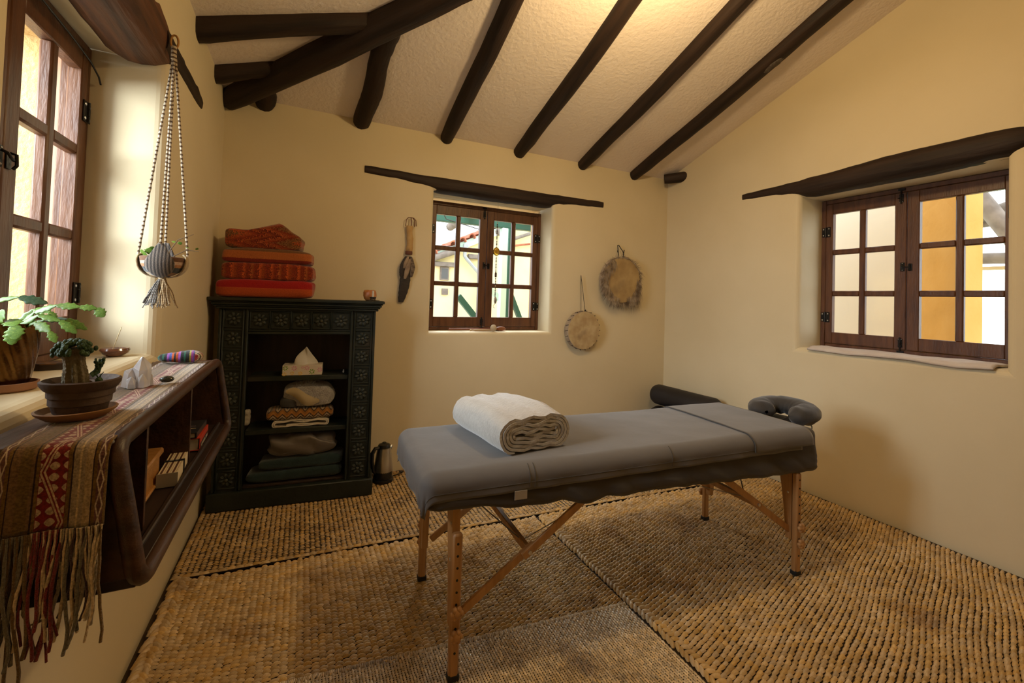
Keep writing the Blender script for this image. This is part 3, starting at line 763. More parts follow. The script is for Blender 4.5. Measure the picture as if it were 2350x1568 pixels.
def incab(o, x, y, z, rz=0): p = CM @ Vector((x, y, z)); o.location = p; o.rotation_euler = (0, 0, CRZ+rz); return o
# tissue box
tb = incab(thing('tissue_box', 'floral tissue box with a tissue sticking out, on the top shelf of the cabinet', 'tissue box'), .015, .085, .806, .02)
CARD = mat('cream_card', (.62, .56, .48), rough=.5); mb = MB(); mb.box((0, 0, .033), (.235, .115, .066), .002); mb.build('carton', CARD, tb)
for i, (x, z, c, r) in enumerate([(-.10, .048, 0, .018), (-.048, .046, 1, .019), (.026, .048, 1, .018), (.056, .022, 0, .02), (.103, .034, 1, .018), (-.105, .008, 2, .016), (-.06, .014, 2, .014), (-.012, .012, 2, .015), (.0, .05, 1, .01)]):
    mb = MB()
    for k in range(7):
        a = k*2*pi/7+i; mb.ball((0, 0, 0), (r*.34, .0006, r*.17), 8, 4, M=T(x, -.0578, z) @ RY(-a) @ T(r*.62, 0, 0))
    mb.build('printed_flower', mat('flower_print_%d' % i, [(.14, .30, .03), (.62, .28, .42), (.75, .50, .12)][c], rough=.6), tb)
TISS = mat('white_tissue', (.62, .60, .56), rough=.9, sub=.1)
mb = MB()
def tis(u, v):
    z = .066+.115*v; a = 2*pi*u; w = .052*(1-v)**.7*(1+.25*sin(3*a+4*v))+.012*(1-v); return (.015*v+cos(a)*w*(1+.4*sin(a*2)), sin(a)*w*.45+.008*sin(5*v+a), z-.02*abs(sin(a*1.5))*v)
mb.grid(tis, 36, 14, cu=True); mb.build('tissue', TISS, tb, smooth=50)
# small white tube on the top shelf
o = incab(thing('white_tube', 'slim white tube lying at the right end of the cabinet top shelf', 'tube'), .265, .10, .8085)
mb = MB(); mb.lathe([(.004, 0), (.006, .003), (.006, .075), (.004, .08), (.004, .094), (.002, .096)], 10, T(0, -.03, .0065) @ RX(-pi/2)); mb.build('barrel', TISS, o)
# middle shelf: white cloth, patterned throw, fuzzy bundle
WHITE = mat('off_white_cotton', (.60, .54, .45), (.66, .60, .51), 12, rough=.9, bump=.4, bscale=60)
w1 = roll_cloth('folded_cloth', WHITE, .165, .021, .15, 3, .0085, None, nseg=8, seed=5); incab(w1, .02, .035, .471, .03); tag(w1, 'white folded cloth under the patterned throw on the middle shelf', 'cloth')
PAT = bands('diamond_weave', 2, [(0, (.05, .03, .02)), (.12, (.45, .33, .2)), (.24, (.04, .03, .025)), (.36, (.45, .33, .2)), (.5, (.05, .03, .02)), (.62, (.42, .18, .04)), (.8, (.30, .13, .03))], 13.3, 0, wob=.25, zig=38, bscale=300)
mb = soft(.40, .17, .072, 2, .006, .005, 3); o = incab(mb.build('folded_throw', PAT, smooth=60), .01, .12, .515, .06); tag(o, 'brown and cream diamond patterned throw folded on the middle shelf', 'throw')
FUZZ = mat('grey_fleece', (.30, .28, .27), (.42, .40, .38), 40, rough=1, sheen=.8, bump=1, bscale=120)
fz = incab(thing('fleece_bundle', 'grey fluffy fleece bundle with cream lining on the middle shelf', 'fleece'), .055, .115, .588)
mb = soft(.30, .16, .165, 1, 0, .022, 8, e1=.75, e2=.7, na=60, nb=36); mb.build('fleece', FUZZ, fz, smooth=179)
mb = MB(); 
for k in range(900):
    a = random.uniform(0, 2*pi); t = random.uniform(-.7, 1.5); d = Vector((cos(t)*cos(a), cos(t)*sin(a), sin(t))); p = Vector((d.x*.152, d.y*.082, .082+d.z*.088)); q = p+d*.012+Vector((random.uniform(-.006, .006), random.uniform(-.006, .006), random.uniform(-.006, .006)))
    s = Vector((-d.y, d.x, .2)).normalized()*.0028; mb.add([p-s, p+s, q], [(0, 1, 2)])
stuff(mb.build('fleece_tufts', FUZZ, fz, smooth=0))
mb = MB(); mb.grid(lambda u, v: (-.13+.2*u, -.088-.012*sin(pi*u)*sin(pi*v)+.004*sin(9*u), .115-.075*u+(.045*sin(pi*u)+.012)*(v-.5)*1.4+.012*sin(7*u)), 26, 8); mb.build('lining', mat('cream_lining', (.42, .34, .2), rough=.9), fz, smooth=60)
mb = soft(.11, .10, .07, 1, 0, .012, 4, e1=.8, e2=.7, M=T(-.115, -.02, 0)); mb.build('dark_fold', mat('slate_cloth', (.06, .06, .065), rough=.9), fz)
# bottom: two green blankets and a grey-brown sheet bundle
TEAL = mat('bottle_green_wool', (.008, .024, .026), (.013, .034, .036), 20, rough=.95, sheen=.3, bump=.4, bscale=90)
for w, x, z, h, s, lab in ((.565, -.005, .128, .072, 1, 'dark green folded blanket at the very bottom of the cabinet'), (.50, .03, .203, .07, 2, 'dark green folded blanket, second from the bottom of the cabinet')):
    mb = soft(w, .19, h, 2, .004, .007, s, top=lambda x, y: .006*sin(x*8)); o = incab(mb.build('folded_blanket', TEAL, smooth=60), x, .125, z); tag(o, lab, 'blanket', 'green blankets in the cabinet')
SILK = mat('taupe_sateen', (.10, .082, .065), (.13, .108, .088), 6, rough=.42, sheen=.4, bump=.3, bscale=20)
mb = MB()
def bun(u, v):
    a = 2*pi*u; t = -pi/2+pi*v; sp = lambda c, e: math.copysign(abs(c)**e, c)
    x = sp(cos(t), .5)*sp(cos(a), .45)*.205; y = sp(cos(t), .5)*sp(sin(a), .4)*.09; z = (sp(sin(t), .8)*.5+.5)*.14
    w = .014*sin(x*34+z*60+2*nz(x*8, y*8, z*8))+.012*nz(x*16, y*16, z*22); l = math.hypot(x, y) or 1
    return (x+x/l*w, y+y/l*w, max(0, z+w*.7*(z > .03)))
mb.grid(bun, 90, 44, cu=True); o = incab(mb.build('bundled_sheet', SILK, smooth=179), .03, .12, .275); tag(o, 'rumpled taupe sheet bundle on the bottom shelf of the cabinet', 'bed sheet')
mb = soft(.035, .06, .10, 3, .004, .006, 9); o = incab(mb.build('folded_cloth', WHITE, smooth=60), -.312, .15, .471); tag(o, 'pale cloth half hidden behind the left post of the cabinet', 'cloth')
# four blankets on the cabinet
RED, ORG, TAN, BRK = (.34, .012, .010), (.52, .09, .015), (.22, .085, .025), (.24, .03, .008)
M1 = bands('red_ribbed_wool', 2, [(0, (.46, .075, .014)), (.50, (.52, .09, .02)), (.53, (.36, .010, .010))], 8.6, 0, wob=.03, bscale=220)
M2 = bands('striped_orange_wool', 0, [(0, BRK), (.22, ORG), (.3, BRK), (.5, (.40, .10, .02)), (.58, BRK), (.8, ORG), (.88, (.30, .05, .01))], 6.5, .1, wob=.35, bscale=160, fleck=.3)
M3 = bands('rust_banded_wool', 2, [(0, (.20, .018, .010)), (.30, (.42, .12, .03)), (.78, (.17, .075, .028))], 10.2, 0, wob=.05, bscale=200)
M4 = bands('figured_rust_wool', 0, [(0, TAN), (.24, (.38, .07, .015)), (.42, BRK), (.56, (.36, .07, .014)), (.66, (.17, .02, .008)), (.78, (.38, .08, .02)), (.9, BRK)], 2.3, .52, wob=.5, zig=22, bscale=140, fleck=.35)
for nm, mt_, w, d, x, y, z, h, ly, s, lab, tp in (
    ('folded_blanket', M1, .545, .225, -.215, .10, 1.303, .115, 1, 1, 'red wool blanket with ribbed orange edge, lowest on the cabinet', None),
    ('folded_blanket', M2, .52, .22, -.205, .105, 1.415, .108, 1, 2, 'orange and brown striped wool blanket, second up the stack', None),
    ('folded_blanket', M3, .51, .22, -.21, .105, 1.518, .098, 2, 3, 'tan and rust wool blanket, third up the stack', None),
    ('folded_blanket', M4, .435, .21, -.235, .105, 1.61, .125, 1, 4, 'rust patterned wool blanket with a raised corner on top of the stack', lambda x, y: .055*math.exp(-((x-.075)/.055)**2)-.035*max(0, x-.13)/.1)):
    mb = soft(w, d, h, ly, .006, .009, s, e1=.2, top=tp, na=70, nb=40, zexp=.4); o = incab(mb.build(nm, mt_, smooth=60), x, y, z); tag(o, lab, 'blanket', 'wool blankets stacked on the cabinet')
# candle holders on the cabinet
AMB = mat('amber_salt_stone', (.42, .14, .03), (.55, .24, .08), 14, rough=.35, sub=.3, c3=(.30, .07, .015), bump=.3)
mb = MB(); mb.lathe([(.0, 0), (.026, 0), (.040, .012), (.046, .035), (.044, .058), (.036, .074), (.028, .075), (.024, .06), (.0, .052)], 26, fn=lambda i, a: 1+.05*sin(3*a+i)+.04*nz(cos(a)*2, sin(a)*2, i*.5))
o = incab(mb.build('tealight_holder', AMB, smooth=60), .418, .12, 1.303); tag(o, 'rounded amber salt stone candle holder at the right end of the cabinet top', 'candle holder')
cd = incab(thing('candlestick', 'short white candle in a small dark metal holder on the cabinet', 'candle'), .436, .04, 1.303)
mb = MB(); mb.lathe([(0, 0), (.046, 0), (.046, .004), (.018, .006), (.017, .008), (.016, .016), (.022, .022), (.022, .026), (.008, .026), (0, .026)], 24); mb.build('metal_holder', mat('bronze_metal', (.06, .045, .03), rough=.35, metal=.8), cd)
mb = MB(); mb.lathe([(0, .025), (.0068, .025), (.0066, .068), (.004, .07), (0, .07)], 14); mb.build('candle', WHITE, cd); mb = MB(); mb.tube([(0, 0, .069), (.001, 0, .075)], .0008, 5); mb.build('wick', RUBBER, cd)
# kettle
kt = thing('electric_kettle', 'black and steel electric kettle on the floor beside the cabinet', 'kettle', (.578, 3.275, .010), .35); kt.scale = (.93, .93, .97)
BLK = mat('black_plastic', (.012, .012, .013), rough=.3); STL = mat('brushed_steel', (.55, .53, .5), (.6, .58, .55), 30, (1, 1, .1), rough=.28, metal=1)
mb = MB(); mb.lathe([(0, 0), (.078, 0), (.08, .006), (.078, .02), (.07, .024), (0, .024)], 28); mb.build('power_base', BLK, kt)
mb = MB(); mb.lathe([(0, .024), (.066, .024), (.071, .04), (.071, .08), (.065, .15), (.056, .21), (.048, .248), (0, .248)], 32); mb.build('jug', STL, kt)
mb = MB(); mb.grid(lambda u, v: ((r := .0722-.024*max(0, (v*.224)/.224)**1.6+.0008) and cos(2.2+u*3.1)*r, sin(2.2+u*3.1)*r, .028+.215*v), 26, 16); mb.build('black_panel', BLK, kt, smooth=60)
mb = MB(); mb.lathe([(.049, .245), (.05, .252), (.042, .268), (.022, .276), (0, .278)], 24); mb.ball((0, 0, .28), (.017, .017, .006), 12, 6); mb.build('lid', BLK, kt)
mb = MB(); mb.tube([(-.045, 0, .25), (-.075, 0, .25), (-.098, 0, .22), (-.1, 0, .16), (-.088, 0, .09), (-.07, 0, .07)], [.012, .013, .014, .014, .013, .01], 10, ell=(1, 1.3)); mb.build('handle', BLK, kt)
mb = MB(); mb.tube([(.044, 0, .225), (.06, 0, .24), (.068, 0, .25)], [.018, .013, .008], 10); mb.build('spout', STL, kt)
mb = MB(); mb.tube([(.07, 0, .012), (.095, -.01, .014), (.12, -.02, .02), (.14, -.01, .022), (.155, .005, .02)], .0045, 8); co = mb.build('power_cord', BLK, kt); mb = MB(); mb.box((.165, .008, .02), (.03, .022, .018), .005); mb.tube([(.178, .004, .02), (.192, .004, .02)], .002, 6); mb.tube([(.178, .013, .02), (.192, .013, .02)], .002, 6); mb.build('plug', BLK, co)
# ------------------------------------------------------------------ wall shelf under the left window
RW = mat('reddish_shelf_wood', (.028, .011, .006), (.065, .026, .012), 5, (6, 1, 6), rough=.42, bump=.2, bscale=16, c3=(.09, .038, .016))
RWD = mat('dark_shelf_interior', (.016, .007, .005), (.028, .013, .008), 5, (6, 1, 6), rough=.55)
SY0, SY1, SZ0, SZ1, SXT, SXB = 1.05, 2.135, .785, 1.066, -.303, -.258
shf = thing('wall_shelf', 'dark wooden wall shelf with rounded frame below the left window', 'shelf', (XL, 1.6, SZ0))
def SLc(x, y, z): return (x-XL, y-1.6, z-SZ0)
mb = MB(); mb.box(SLc((XL+SXT)/2+.004, (SY0+SY1)/2, SZ1-.010), (SXT-XL-.01, SY1-SY0, .020), .004); mb.build('top_board', RW, shf)
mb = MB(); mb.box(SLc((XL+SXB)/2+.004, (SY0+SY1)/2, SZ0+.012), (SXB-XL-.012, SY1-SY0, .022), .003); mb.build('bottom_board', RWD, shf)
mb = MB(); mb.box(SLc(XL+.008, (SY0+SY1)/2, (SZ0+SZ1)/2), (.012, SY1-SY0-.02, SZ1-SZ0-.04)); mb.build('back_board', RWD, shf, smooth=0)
for y in (SY0+.01, SY1-.01):
    mb = MB(); mb.prism([SLc(XL+.003, 0, SZ0+.003)[::2], SLc(SXB-.012, 0, SZ0+.003)[::2], SLc(SXT-.008, 0, SZ1-.003)[::2], SLc(XL+.003, 0, SZ1-.003)[::2]], 1, y-1.6-.009, y-1.6+.009); mb.build('end_panel', RW, shf)
for y, x in ((1.245, -.30), (1.68, -.30)):
    mb = MB(); mb.box(SLc((XL+x)/2+.004, y, (SZ0+SZ1)/2), (x-XL-.01, .012, SZ1-SZ0-.042), .001); mb.build('divider', RW, shf)
# rounded front frame
def fr_pt(y, t): return Vector(SLc(SXB+(SXT-SXB)*t, y, SZ0+.006+(SZ1-SZ0-.014)*t))
path = []
rc = .13
def corner(yc, tc, a0, a1, sy):
    for k in range(7):
        a = a0+(a1-a0)*k/6; path.append(fr_pt(yc+cos(a)*.04, tc+sin(a)*rc))
y0, y1 = SY0+.0, SY1-.0
corner(y1-.04, 1-rc, 0, pi/2, 1); corner(y0+.04, 1-rc, pi/2, pi, 1); corner(y0+.04, rc, pi, 1.5*pi, 1); corner(y1-.04, rc, 1.5*pi, 2*pi, 1)
full = []
for i in range(len(path)):
    a, b = path[i], path[(i+1) % len(path)]; full.append(a)
    if (b-a).length > .1:
        for k in range(1, 8): full.append(a.lerp(b, k/8))
mb = MB(); mb.tube(full, .0165, 12, closed=True, up=(1, 0, .1), fn=lambda i, k: 1+.05*nz(i*.4, k, 3)); mb.build('front_frame', RW, shf)
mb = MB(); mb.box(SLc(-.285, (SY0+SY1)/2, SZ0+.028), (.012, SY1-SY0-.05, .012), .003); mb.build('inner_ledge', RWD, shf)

# things in the shelf
OAK = mat('honey_oak', (.30, .13, .03), (.42, .20, .05), 5, (1, 8, 8), rough=.4, bump=.15)
bx = thing('wooden_box', 'honey coloured wooden keepsake box inside the wall shelf', 'box', (-.394, 1.458, .811), .03)
mb = MB(); mb.box((0, 0, .038), (.105, .16, .070), .002); mb.build('body', OAK, bx); mb = MB(); mb.box((0, 0, .082), (.12, .175, .017), .004); mb.build('lid', OAK, bx); mb = MB(); mb.box((0, 0, .005), (.118, .172, .009), .003); mb.build('foot_rim', OAK, bx)
cdk = thing('card_bundle', 'bundle of striped cards held by a black band in the wall shelf', 'cards', (-.318, 1.572, .811), .06); cdk.scale = (.74, .95, 1)
PAGEW = mat('pale_band_print', (.5, .47, .42), rough=.6); CREAM = mat('cream_card_edge', (.66, .54, .36), rough=.6); BRN = mat('brown_card_edge', (.10, .035, .015), rough=.6)
for k in range(10):
    mb = MB(); mb.box((-.027+k*.006, 0, .018), (.0052 if k % 3 else .0045, .19, .034), .0004); mb.build('card', CREAM if k % 3 != 1 else BRN, cdk, smooth=0)
mb = MB()
for d, s in (((0, .015, .0362), (.064, .014, .0012)), ((.0318, .015, .018), (.0012, .014, .037)), ((-.0318, .015, .018), (.0012, .014, .037))): mb.box(d, s)
mb.build('black_band', BLK, cdk, smooth=0); mb = MB(); mb.box((-.01, .015, .0371), (.012, .003, .0006)); mb.box((.008, .015, .0371), (.010, .003, .0006)); stuff(mb.build('band_print', PAGEW, cdk, smooth=0)); mb = MB(); mb.box((0, -.096, .018), (.0635, .002, .037)); mb.build('end_card', mat('grey_card', (.35, .33, .28), rough=.6), cdk, smooth=0)
PAGE = mat('book_pages', (.62, .56, .46), (.55, .5, .4), 40, (1, 1, 30), rough=.8)
def book(lab, loc, w, l, h, cov, rz, extra=None):
    b = thing('book', lab, 'book', loc, rz, 'books in the wall shelf')
    mb = MB(); mb.box((-.003, 0, h/2), (w-.006, l-.006, h-.006)); mb.build('pages', PAGE, b, smooth=0)
    mb = MB(); mb.box((0, 0, h-.0015), (w, l, .003), .0006); mb.box((0, 0, .0015), (w, l, .003), .0006); mb.box((w/2-.0015, 0, h/2), (.003, l, h-.002), .0006); mb.build('cover', cov, b, smooth=0); return b
redc = mat('red_book_cover', (.50, .045, .02), rough=.35); blkc = mat('charcoal_book_cover', (.03, .03, .035), rough=.3)
b1 = book('thick red book with pale lettering on its spine, under the black book', (-.355, 1.86, .811), .125, .17, .042, redc, .03)
# worn pale spine lettering on a dark lower band
SIL = mat('silver_lettering', (.62, .56, .5), rough=.4)
mb = MB(); mb.box((.0629, -.005, .013), (.0012, .15, .022)); mb.build('spine_band', blkc, b1, smooth=0)
mb = MB(); rl_ = random.Random(2)
for k in range(10):
    if k == 6: continue
    y = -.062+k*.0128
    for q in range(rl_.choice((2, 3))): mb.box((0, 0, 0), (.0006, .0016, rl_.uniform(.007, .012)), M=T(.0638, y+q*.0035, .013+rl_.uniform(-.001, .001)) @ RX(rl_.uniform(-.5, .5)))
    mb.box((.0638, y+.0035, .013+rl_.uniform(-.005, .005)), (.0006, .006, .0016))
stuff(mb.build('spine_lettering', SIL, b1, smooth=0))
b2 = book('black softcover book with thin pale lines, lying on the red book', (-.362, 1.855, .854), .125, .165, .02, blkc, .0)
mb = MB(); mb.box((-.005, -.03, .0203), (.11, .004, .0006)); mb.build('cover_line', mat('cream_print', (.6, .52, .36), rough=.5), b2, smooth=0)
mb = MB(); mb.box((-.005, .0, .0203), (.10, .0025, .0006)); mb.build('cover_line', mat('mauve_print', (.35, .25, .32), rough=.5), b2, smooth=0)

# ------------------------------------------------------------------ woven runner with fringe
def runner_mat():
    m = bpy.data.materials.new('andean_runner'); m.use_nodes = True; nt = m.node_tree; N = nt.nodes; L = nt.links; b = N['Principled BSDF']
    b.inputs['Roughness'].default_value = .95; b.inputs['Sheen Weight'].default_value = .3; b.inputs['Specular IOR Level'].default_value = .15
    tc = N.new('ShaderNodeTexCoord'); sp = N.new('ShaderNodeSeparateXYZ'); L.new(tc.outputs['UV'], sp.inputs[0]); U, V = sp.outputs[0], sp.outputs[1]
    def mth(op, a, b_=None, c=None):
        n = N.new('ShaderNodeMath'); n.operation = op
        for i, v in enumerate((a, b_, c)):
            if v is None: continue
            if hasattr(v, 'name'): L.new(v, n.inputs[i])
            else: n.inputs[i].default_value = v
        return n.outputs[0]
    def mix(f, a, c):
        x = N.new('ShaderNodeMix'); x.data_type = 'RGBA'; L.new(f, x.inputs['Factor'])
        for s_, v in ((x.inputs[6], a), (x.inputs[7], c)):
            if hasattr(v, 'name'): L.new(v, s_)
            else: s_.default_value = (*v, 1)
        return x.outputs[2]
    r = N.new('ShaderNodeValToRGB'); r.color_ramp.interpolation = 'CONSTANT'; cr = r.color_ramp
    ol, dk, br, cm, gy, mv = (.16, .085, .015), (.025, .012, .012), (.17, .095, .04), (.52, .38, .22), (.30, .23, .16), (.13, .055, .05)
    st = [(0, ol), (.015, mv), (.085, ol), (.115, dk), (.127, br), (.20, (.14, .085, .025)), (.30, br), (.325, dk), (.34, ol), (.37, (.18, .012, .010)), (.62, ol), (.655, dk), (.67, gy), (.73, cm), (.75, gy), (.79, (.40, .29, .17)), (.86, dk), (.875, ol), (.905, mv), (.975, ol)]
    cr.elements[0].position = 0; cr.elements[0].color = (*ol, 1); cr.elements[1].position = st[1][0]; cr.elements[1].color = (*st[1][1], 1)
    for p, c in st[2:]: e = cr.elements.new(p); e.color = (*c, 1)
    L.new(U, r.inputs[0]); col = r.outputs[0]
    # V is the distance along the cloth in metres
    p = mth('MULTIPLY_ADD', U, 4.0, -1.48)       # 0..1 across the red band
    inb = mth('MULTIPLY', mth('GREATER_THAN', p, .02), mth('LESS_THAN', p, .98))
    q = mth('MULTIPLY', V, 26)
    tri = mth('PINGPONG', mth('MULTIPLY', mth('ADD', q, p), 2.0), 1); tri2 = mth('PINGPONG', mth('MULTIPLY', mth('SUBTRACT', q, p), 2.0), 1)
    dia = mth('MULTIPLY', mth('GREATER_THAN', mth('MULTIPLY', mth('SUBTRACT', tri, .5), mth('SUBTRACT', tri2, .5)), .015), inb)
    col = mix(dia, col, (.46, .33, .22))
    z = mth('SUBTRACT', mth('PINGPONG', mth('MULTIPLY', V, 9.0), .8), mth('SUBTRACT', p, .1))
    az = mth('ABSOLUTE', z); inz = mth('MULTIPLY', mth('LESS_THAN', az, .13), inb)
    col = mix(inz, col, (.18, .012, .010))
    lin = mth('MULTIPLY', mth('MULTIPLY', mth('GREATER_THAN', az, .03), mth('LESS_THAN', az, .105)), inb); col = mix(lin, col, (.52, .36, .24))
    for c0 in (.05, .94):
        e1 = mth('ABSOLUTE', mth('SUBTRACT', mth('ABSOLUTE', mth('SUBTRACT', U, c0)), mth('MULTIPLY', mth('PINGPONG', mth('MULTIPLY', V, 45), 1), .03)))
        col = mix(mth('LESS_THAN', e1, .007), col, (.50, .40, .30))
    nn = N.new('ShaderNodeTexNoise'); nn.inputs['Scale'].default_value = 260; L.new(tc.outputs['Object'], nn.inputs['Vector'])
    h = N.new('ShaderNodeHueSaturation'); L.new(col, h.inputs['Color']); mr = N.new('ShaderNodeMapRange'); mr.inputs[1].default_value = .3; mr.inputs[2].default_value = .7; mr.inputs[3].default_value = .55; mr.inputs[4].default_value = 1.3
    L.new(nn.outputs['Fac'], mr.inputs[0]); L.new(mr.outputs[0], h.inputs['Value']); L.new(h.outputs[0], b.inputs['Base Color'])
    bp = N.new('ShaderNodeBump'); bp.inputs['Strength'].default_value = .6; bp.inputs['Distance'].default_value = .003; L.new(nn.outputs['Fac'], bp.inputs['Height']); L.new(bp.outputs[0], b.inputs['Normal'])
    return m
run = thing('woven_runner', 'striped andean woven runner with fringe draped over the wall shelf', 'runner', (-.38, 1.5, SZ1))
LEN_TOP, LEN_DROP, RR = 2.06-SY0, .148, .022
def run_pt(u, s):
    """u across 0..1, s metres from the far end"""
    k = max(0, min(1, s/LEN_TOP)); cx = -.398+.022*k; hw = .078-.006*k
    x = cx+(u-.5)*2*hw
    if s < LEN_TOP: p = Vector((x, SY0+LEN_TOP-s, SZ1+.004+.0012*nz(x*30, s*12, 1)))
    else:
        d = s-LEN_TOP
        if d < RR*pi/2: p = Vector((x, SY0-RR*sin(d/RR)*.9, SZ1+.004-RR*(1-cos(d/RR))))
        else:
            h = d-RR*pi/2; p = Vector((x-.02*h*(.5-u)*2-.03*h, SY0-RR*.9-.004*sin(u*9)-.012*h, SZ1+.004-RR-h))
    return p-Vector((-.38, 1.5, SZ1))
nu, nv = 22, 90; TL = LEN_TOP+LEN_DROP+.012
me = MB(); me.grid(lambda i, j: run_pt(i, j*TL), nu, nv); ms = me.mesh('cloth', runner_mat(), 179); uv = ms.uv_layers.new(name='UVMap')
for lp_ in ms.loops:
    i, j = divmod(lp_.vertex_index, nv); uv.data[lp_.index].uv = (i/(nu-1), j/(nv-1)*TL)
o = put('cloth', ms, run); md = o.modifiers.new('thickness', 'SOLIDIFY'); md.thickness = .0025; md.offset = 1
YARN = {k: mat('yarn_'+k, c, tuple(min(1, v*1.6) for v in c), 200, rough=.95, sheen=.3, bump=.6, bscale=400) for k, c in dict(cream=(.52, .40, .25), pale=(.34, .28, .2), grey=(.13, .11, .08), olive=(.12, .065, .015), red=(.15, .010, .010), rust=(.22, .055, .02), plum=(.045, .018, .022), dark=(.05, .04, .028)).items()}
rf_ = random.Random(5)
for k in range(58):
    u = (k+.5)/58+rf_.uniform(-.008, .008); p0 = run_pt(u, TL-.004)
    key = ('rust' if u < .1 and k % 2 else 'dark' if u < .14 else 'grey' if u < .34 and k % 3 else 'olive' if u < .36 else ('cream' if k % 3 == 0 else 'red') if u < .62 else ('grey', 'cream', 'pale', 'plum', 'cream')[k % 5] if u < .88 else ('cream', 'pale', 'olive')[k % 3])
    ln = rf_.uniform(.16, .225)*(1 if u < .75 else .9); 
    if u < .3 and k % 3 == 0: ln *= 1.25
    pts = []; ph = rf_.uniform(0, 6); am = rf_.uniform(.003, .009); dx = rf_.uniform(-.018, .012)
    for q in range(11):
        t = q/10; pts.append((p0.x+dx*t+am*sin(ph+t*7)*t, p0.y-.004-rf_.uniform(0, .003)-.012*t*sin(ph), p0.z-ln*t))
    if key == 'cream' and k % 8 == 0: pts[-1] = (pts[-1][0]+.025, pts[-1][1]-.004, pts[-2][2]+.002); pts[-2] = (pts[-2][0]+.008, pts[-2][1], pts[-2][2]-.006)
    m_ = MB(); m_.tube(pts, [.0016]*2+[rf_.uniform(.0019, .003)]*9, 6, fn=lambda i, kk: 1+.25*sin(i*2.4+kk)); m_.build('fringe_strand', YARN[key], run, smooth=60)

# ------------------------------------------------------------------ plants and objects on sill and shelf
CLAY = mat('dark_clay', (.055, .030, .018), (.085, .05, .03), 14, rough=.8, bump=.4, bscale=40, c3=(.03, .02, .015))
CLAY2 = mat('honey_clay', (.22, .105, .03), (.28, .14, .05), 10, rough=.65, bump=.3, bscale=30)
SOIL = mat('soil', (.03, .017, .010), (.09, .05, .03), 60, rough=1, bump=1, bscale=90)
TERRA = mat('terracotta', (.28, .13, .065), (.34, .17, .09), 9, rough=.8, bump=.2)
zs = SZ1+.0075
so = thing('clay_saucer', 'shallow honey coloured clay saucer on the woven runner', 'saucer', (-.421, 1.235, zs))
mb = MB(); mb.lathe([(0, 0), (.048, 0), (.063, .012), (.0655, .017), (.061, .018), (.05, .008), (0, .006)], 36, fn=lambda i, a: 1+.015*sin(2*a)); mb.build('dish', CLAY2, so)
cp = thing('potted_cactus', 'ribbed crested cactus in a dark ringed clay pot on the shelf', 'cactus', (-.416, 1.237, zs+.0085)); cp.scale = (.86, .86, 1.0)
mb = MB(); mb.lathe([(0, 0), (.046, 0), (.050, .004), (.0535, .018), (.058, .021), (.0585, .034), (.0625, .037), (.063, .049), (.068, .053), (.074, .062), (.075, .069), (.070, .071), (.063, .066), (.06, .06), (0, .058)], 44, fn=lambda i, a: 1+.012*sin(a*3+i)); mb.build('pot', CLAY, cp)
mb = MB(); mb.ball((0, 0, .053), (.06, .06, .006), 30, 6, fn=lambda d: 1+.03*nz(d.x*9, d.y*9, 1)); mb.build('soil', SOIL, cp)
for k in range(22):
    a = rf_.uniform(0, 6.28); r_ = rf_.uniform(.015, .052); mb = MB(); q = rf_.uniform(.003, .0065); mb.ball((cos(a)*r_, sin(a)*r_, .059), (q, q*.8, q*.7), 7, 5, fn=lambda d: 1+.3*nz(d.x*2+k, d.y*2, d.z*2)); mb.build('pebble', SOIL, cp)
CACT = mat('corky_cactus_skin', (.10, .085, .04), (.17, .13, .075), 30, rough=.8, bump=.6, bscale=120, c3=(.055, .075, .025)); CACG = mat('green_cactus_crest', (.012, .045, .012), (.035, .085, .02), 60, rough=.55, bump=.6, bscale=200)
mb = MB(); mb.tube([(-.012-.012*t*0, 0, .05+.088*t) if False else (-.010-.010*t, .002*sin(3*t), .05+.085*t) for t in [q/24 for q in range(25)]], [.0205+.002*sin(q*.3) for q in range(25)], 48, up=(1, 0, 0), fn=lambda i, k: 1+.13*cos(k/48*2*pi*9)+(.035*cos(i*2.6) if (k/48*9) % 1 < .25 or (k/48*9) % 1 > .75 else 0)); mb.build('stem', CACT, cp, smooth=60)
mb = MB()
for k in range(150):
    a = rf_.uniform(0, 6.28); r_ = rf_.uniform(0, 1)**.6; x, y = -.018+cos(a)*r_*.037+.004*sin(5*a), sin(a)*r_*.03; q = rf_.uniform(.0035, .0065)
    mb.ball((x, y, .136+.012*(1-r_*r_)-(.014 if r_ > .8 else 0)*rf_.random()+rf_.uniform(-.003, .004)), (q, q, q*1.2), 7, 5)
stuff(mb.build('crest', CACG, cp, smooth=179))
mb = MB(); mb.tube([(.012, .012, .075), (.022, .016, .083), (.026, .018, .10)], [.006, .007, .006], 10)
for k in range(26): a = rf_.uniform(0, 6.28); q = rf_.uniform(.0025, .0045); mb.ball((.026+cos(a)*.009*rf_.random()**.5, .018+sin(a)*.009, .102+rf_.uniform(-.009, .008)), q, 6, 4)
stuff(mb.build('side_shoot', CACG, cp, smooth=179))
mb = MB(); mb.ball((.033, -.004, .066), (.008, .008, .007), 8, 6)
for p in ((.024, -.01, .082), (.04, 0, .083)): mb.tube([(.033, -.004, .068), ((.033+p[0])/2, -.006, .078), p], [.0018, .0014, .0007], 6)
mb.build('sprout', CACG, cp)
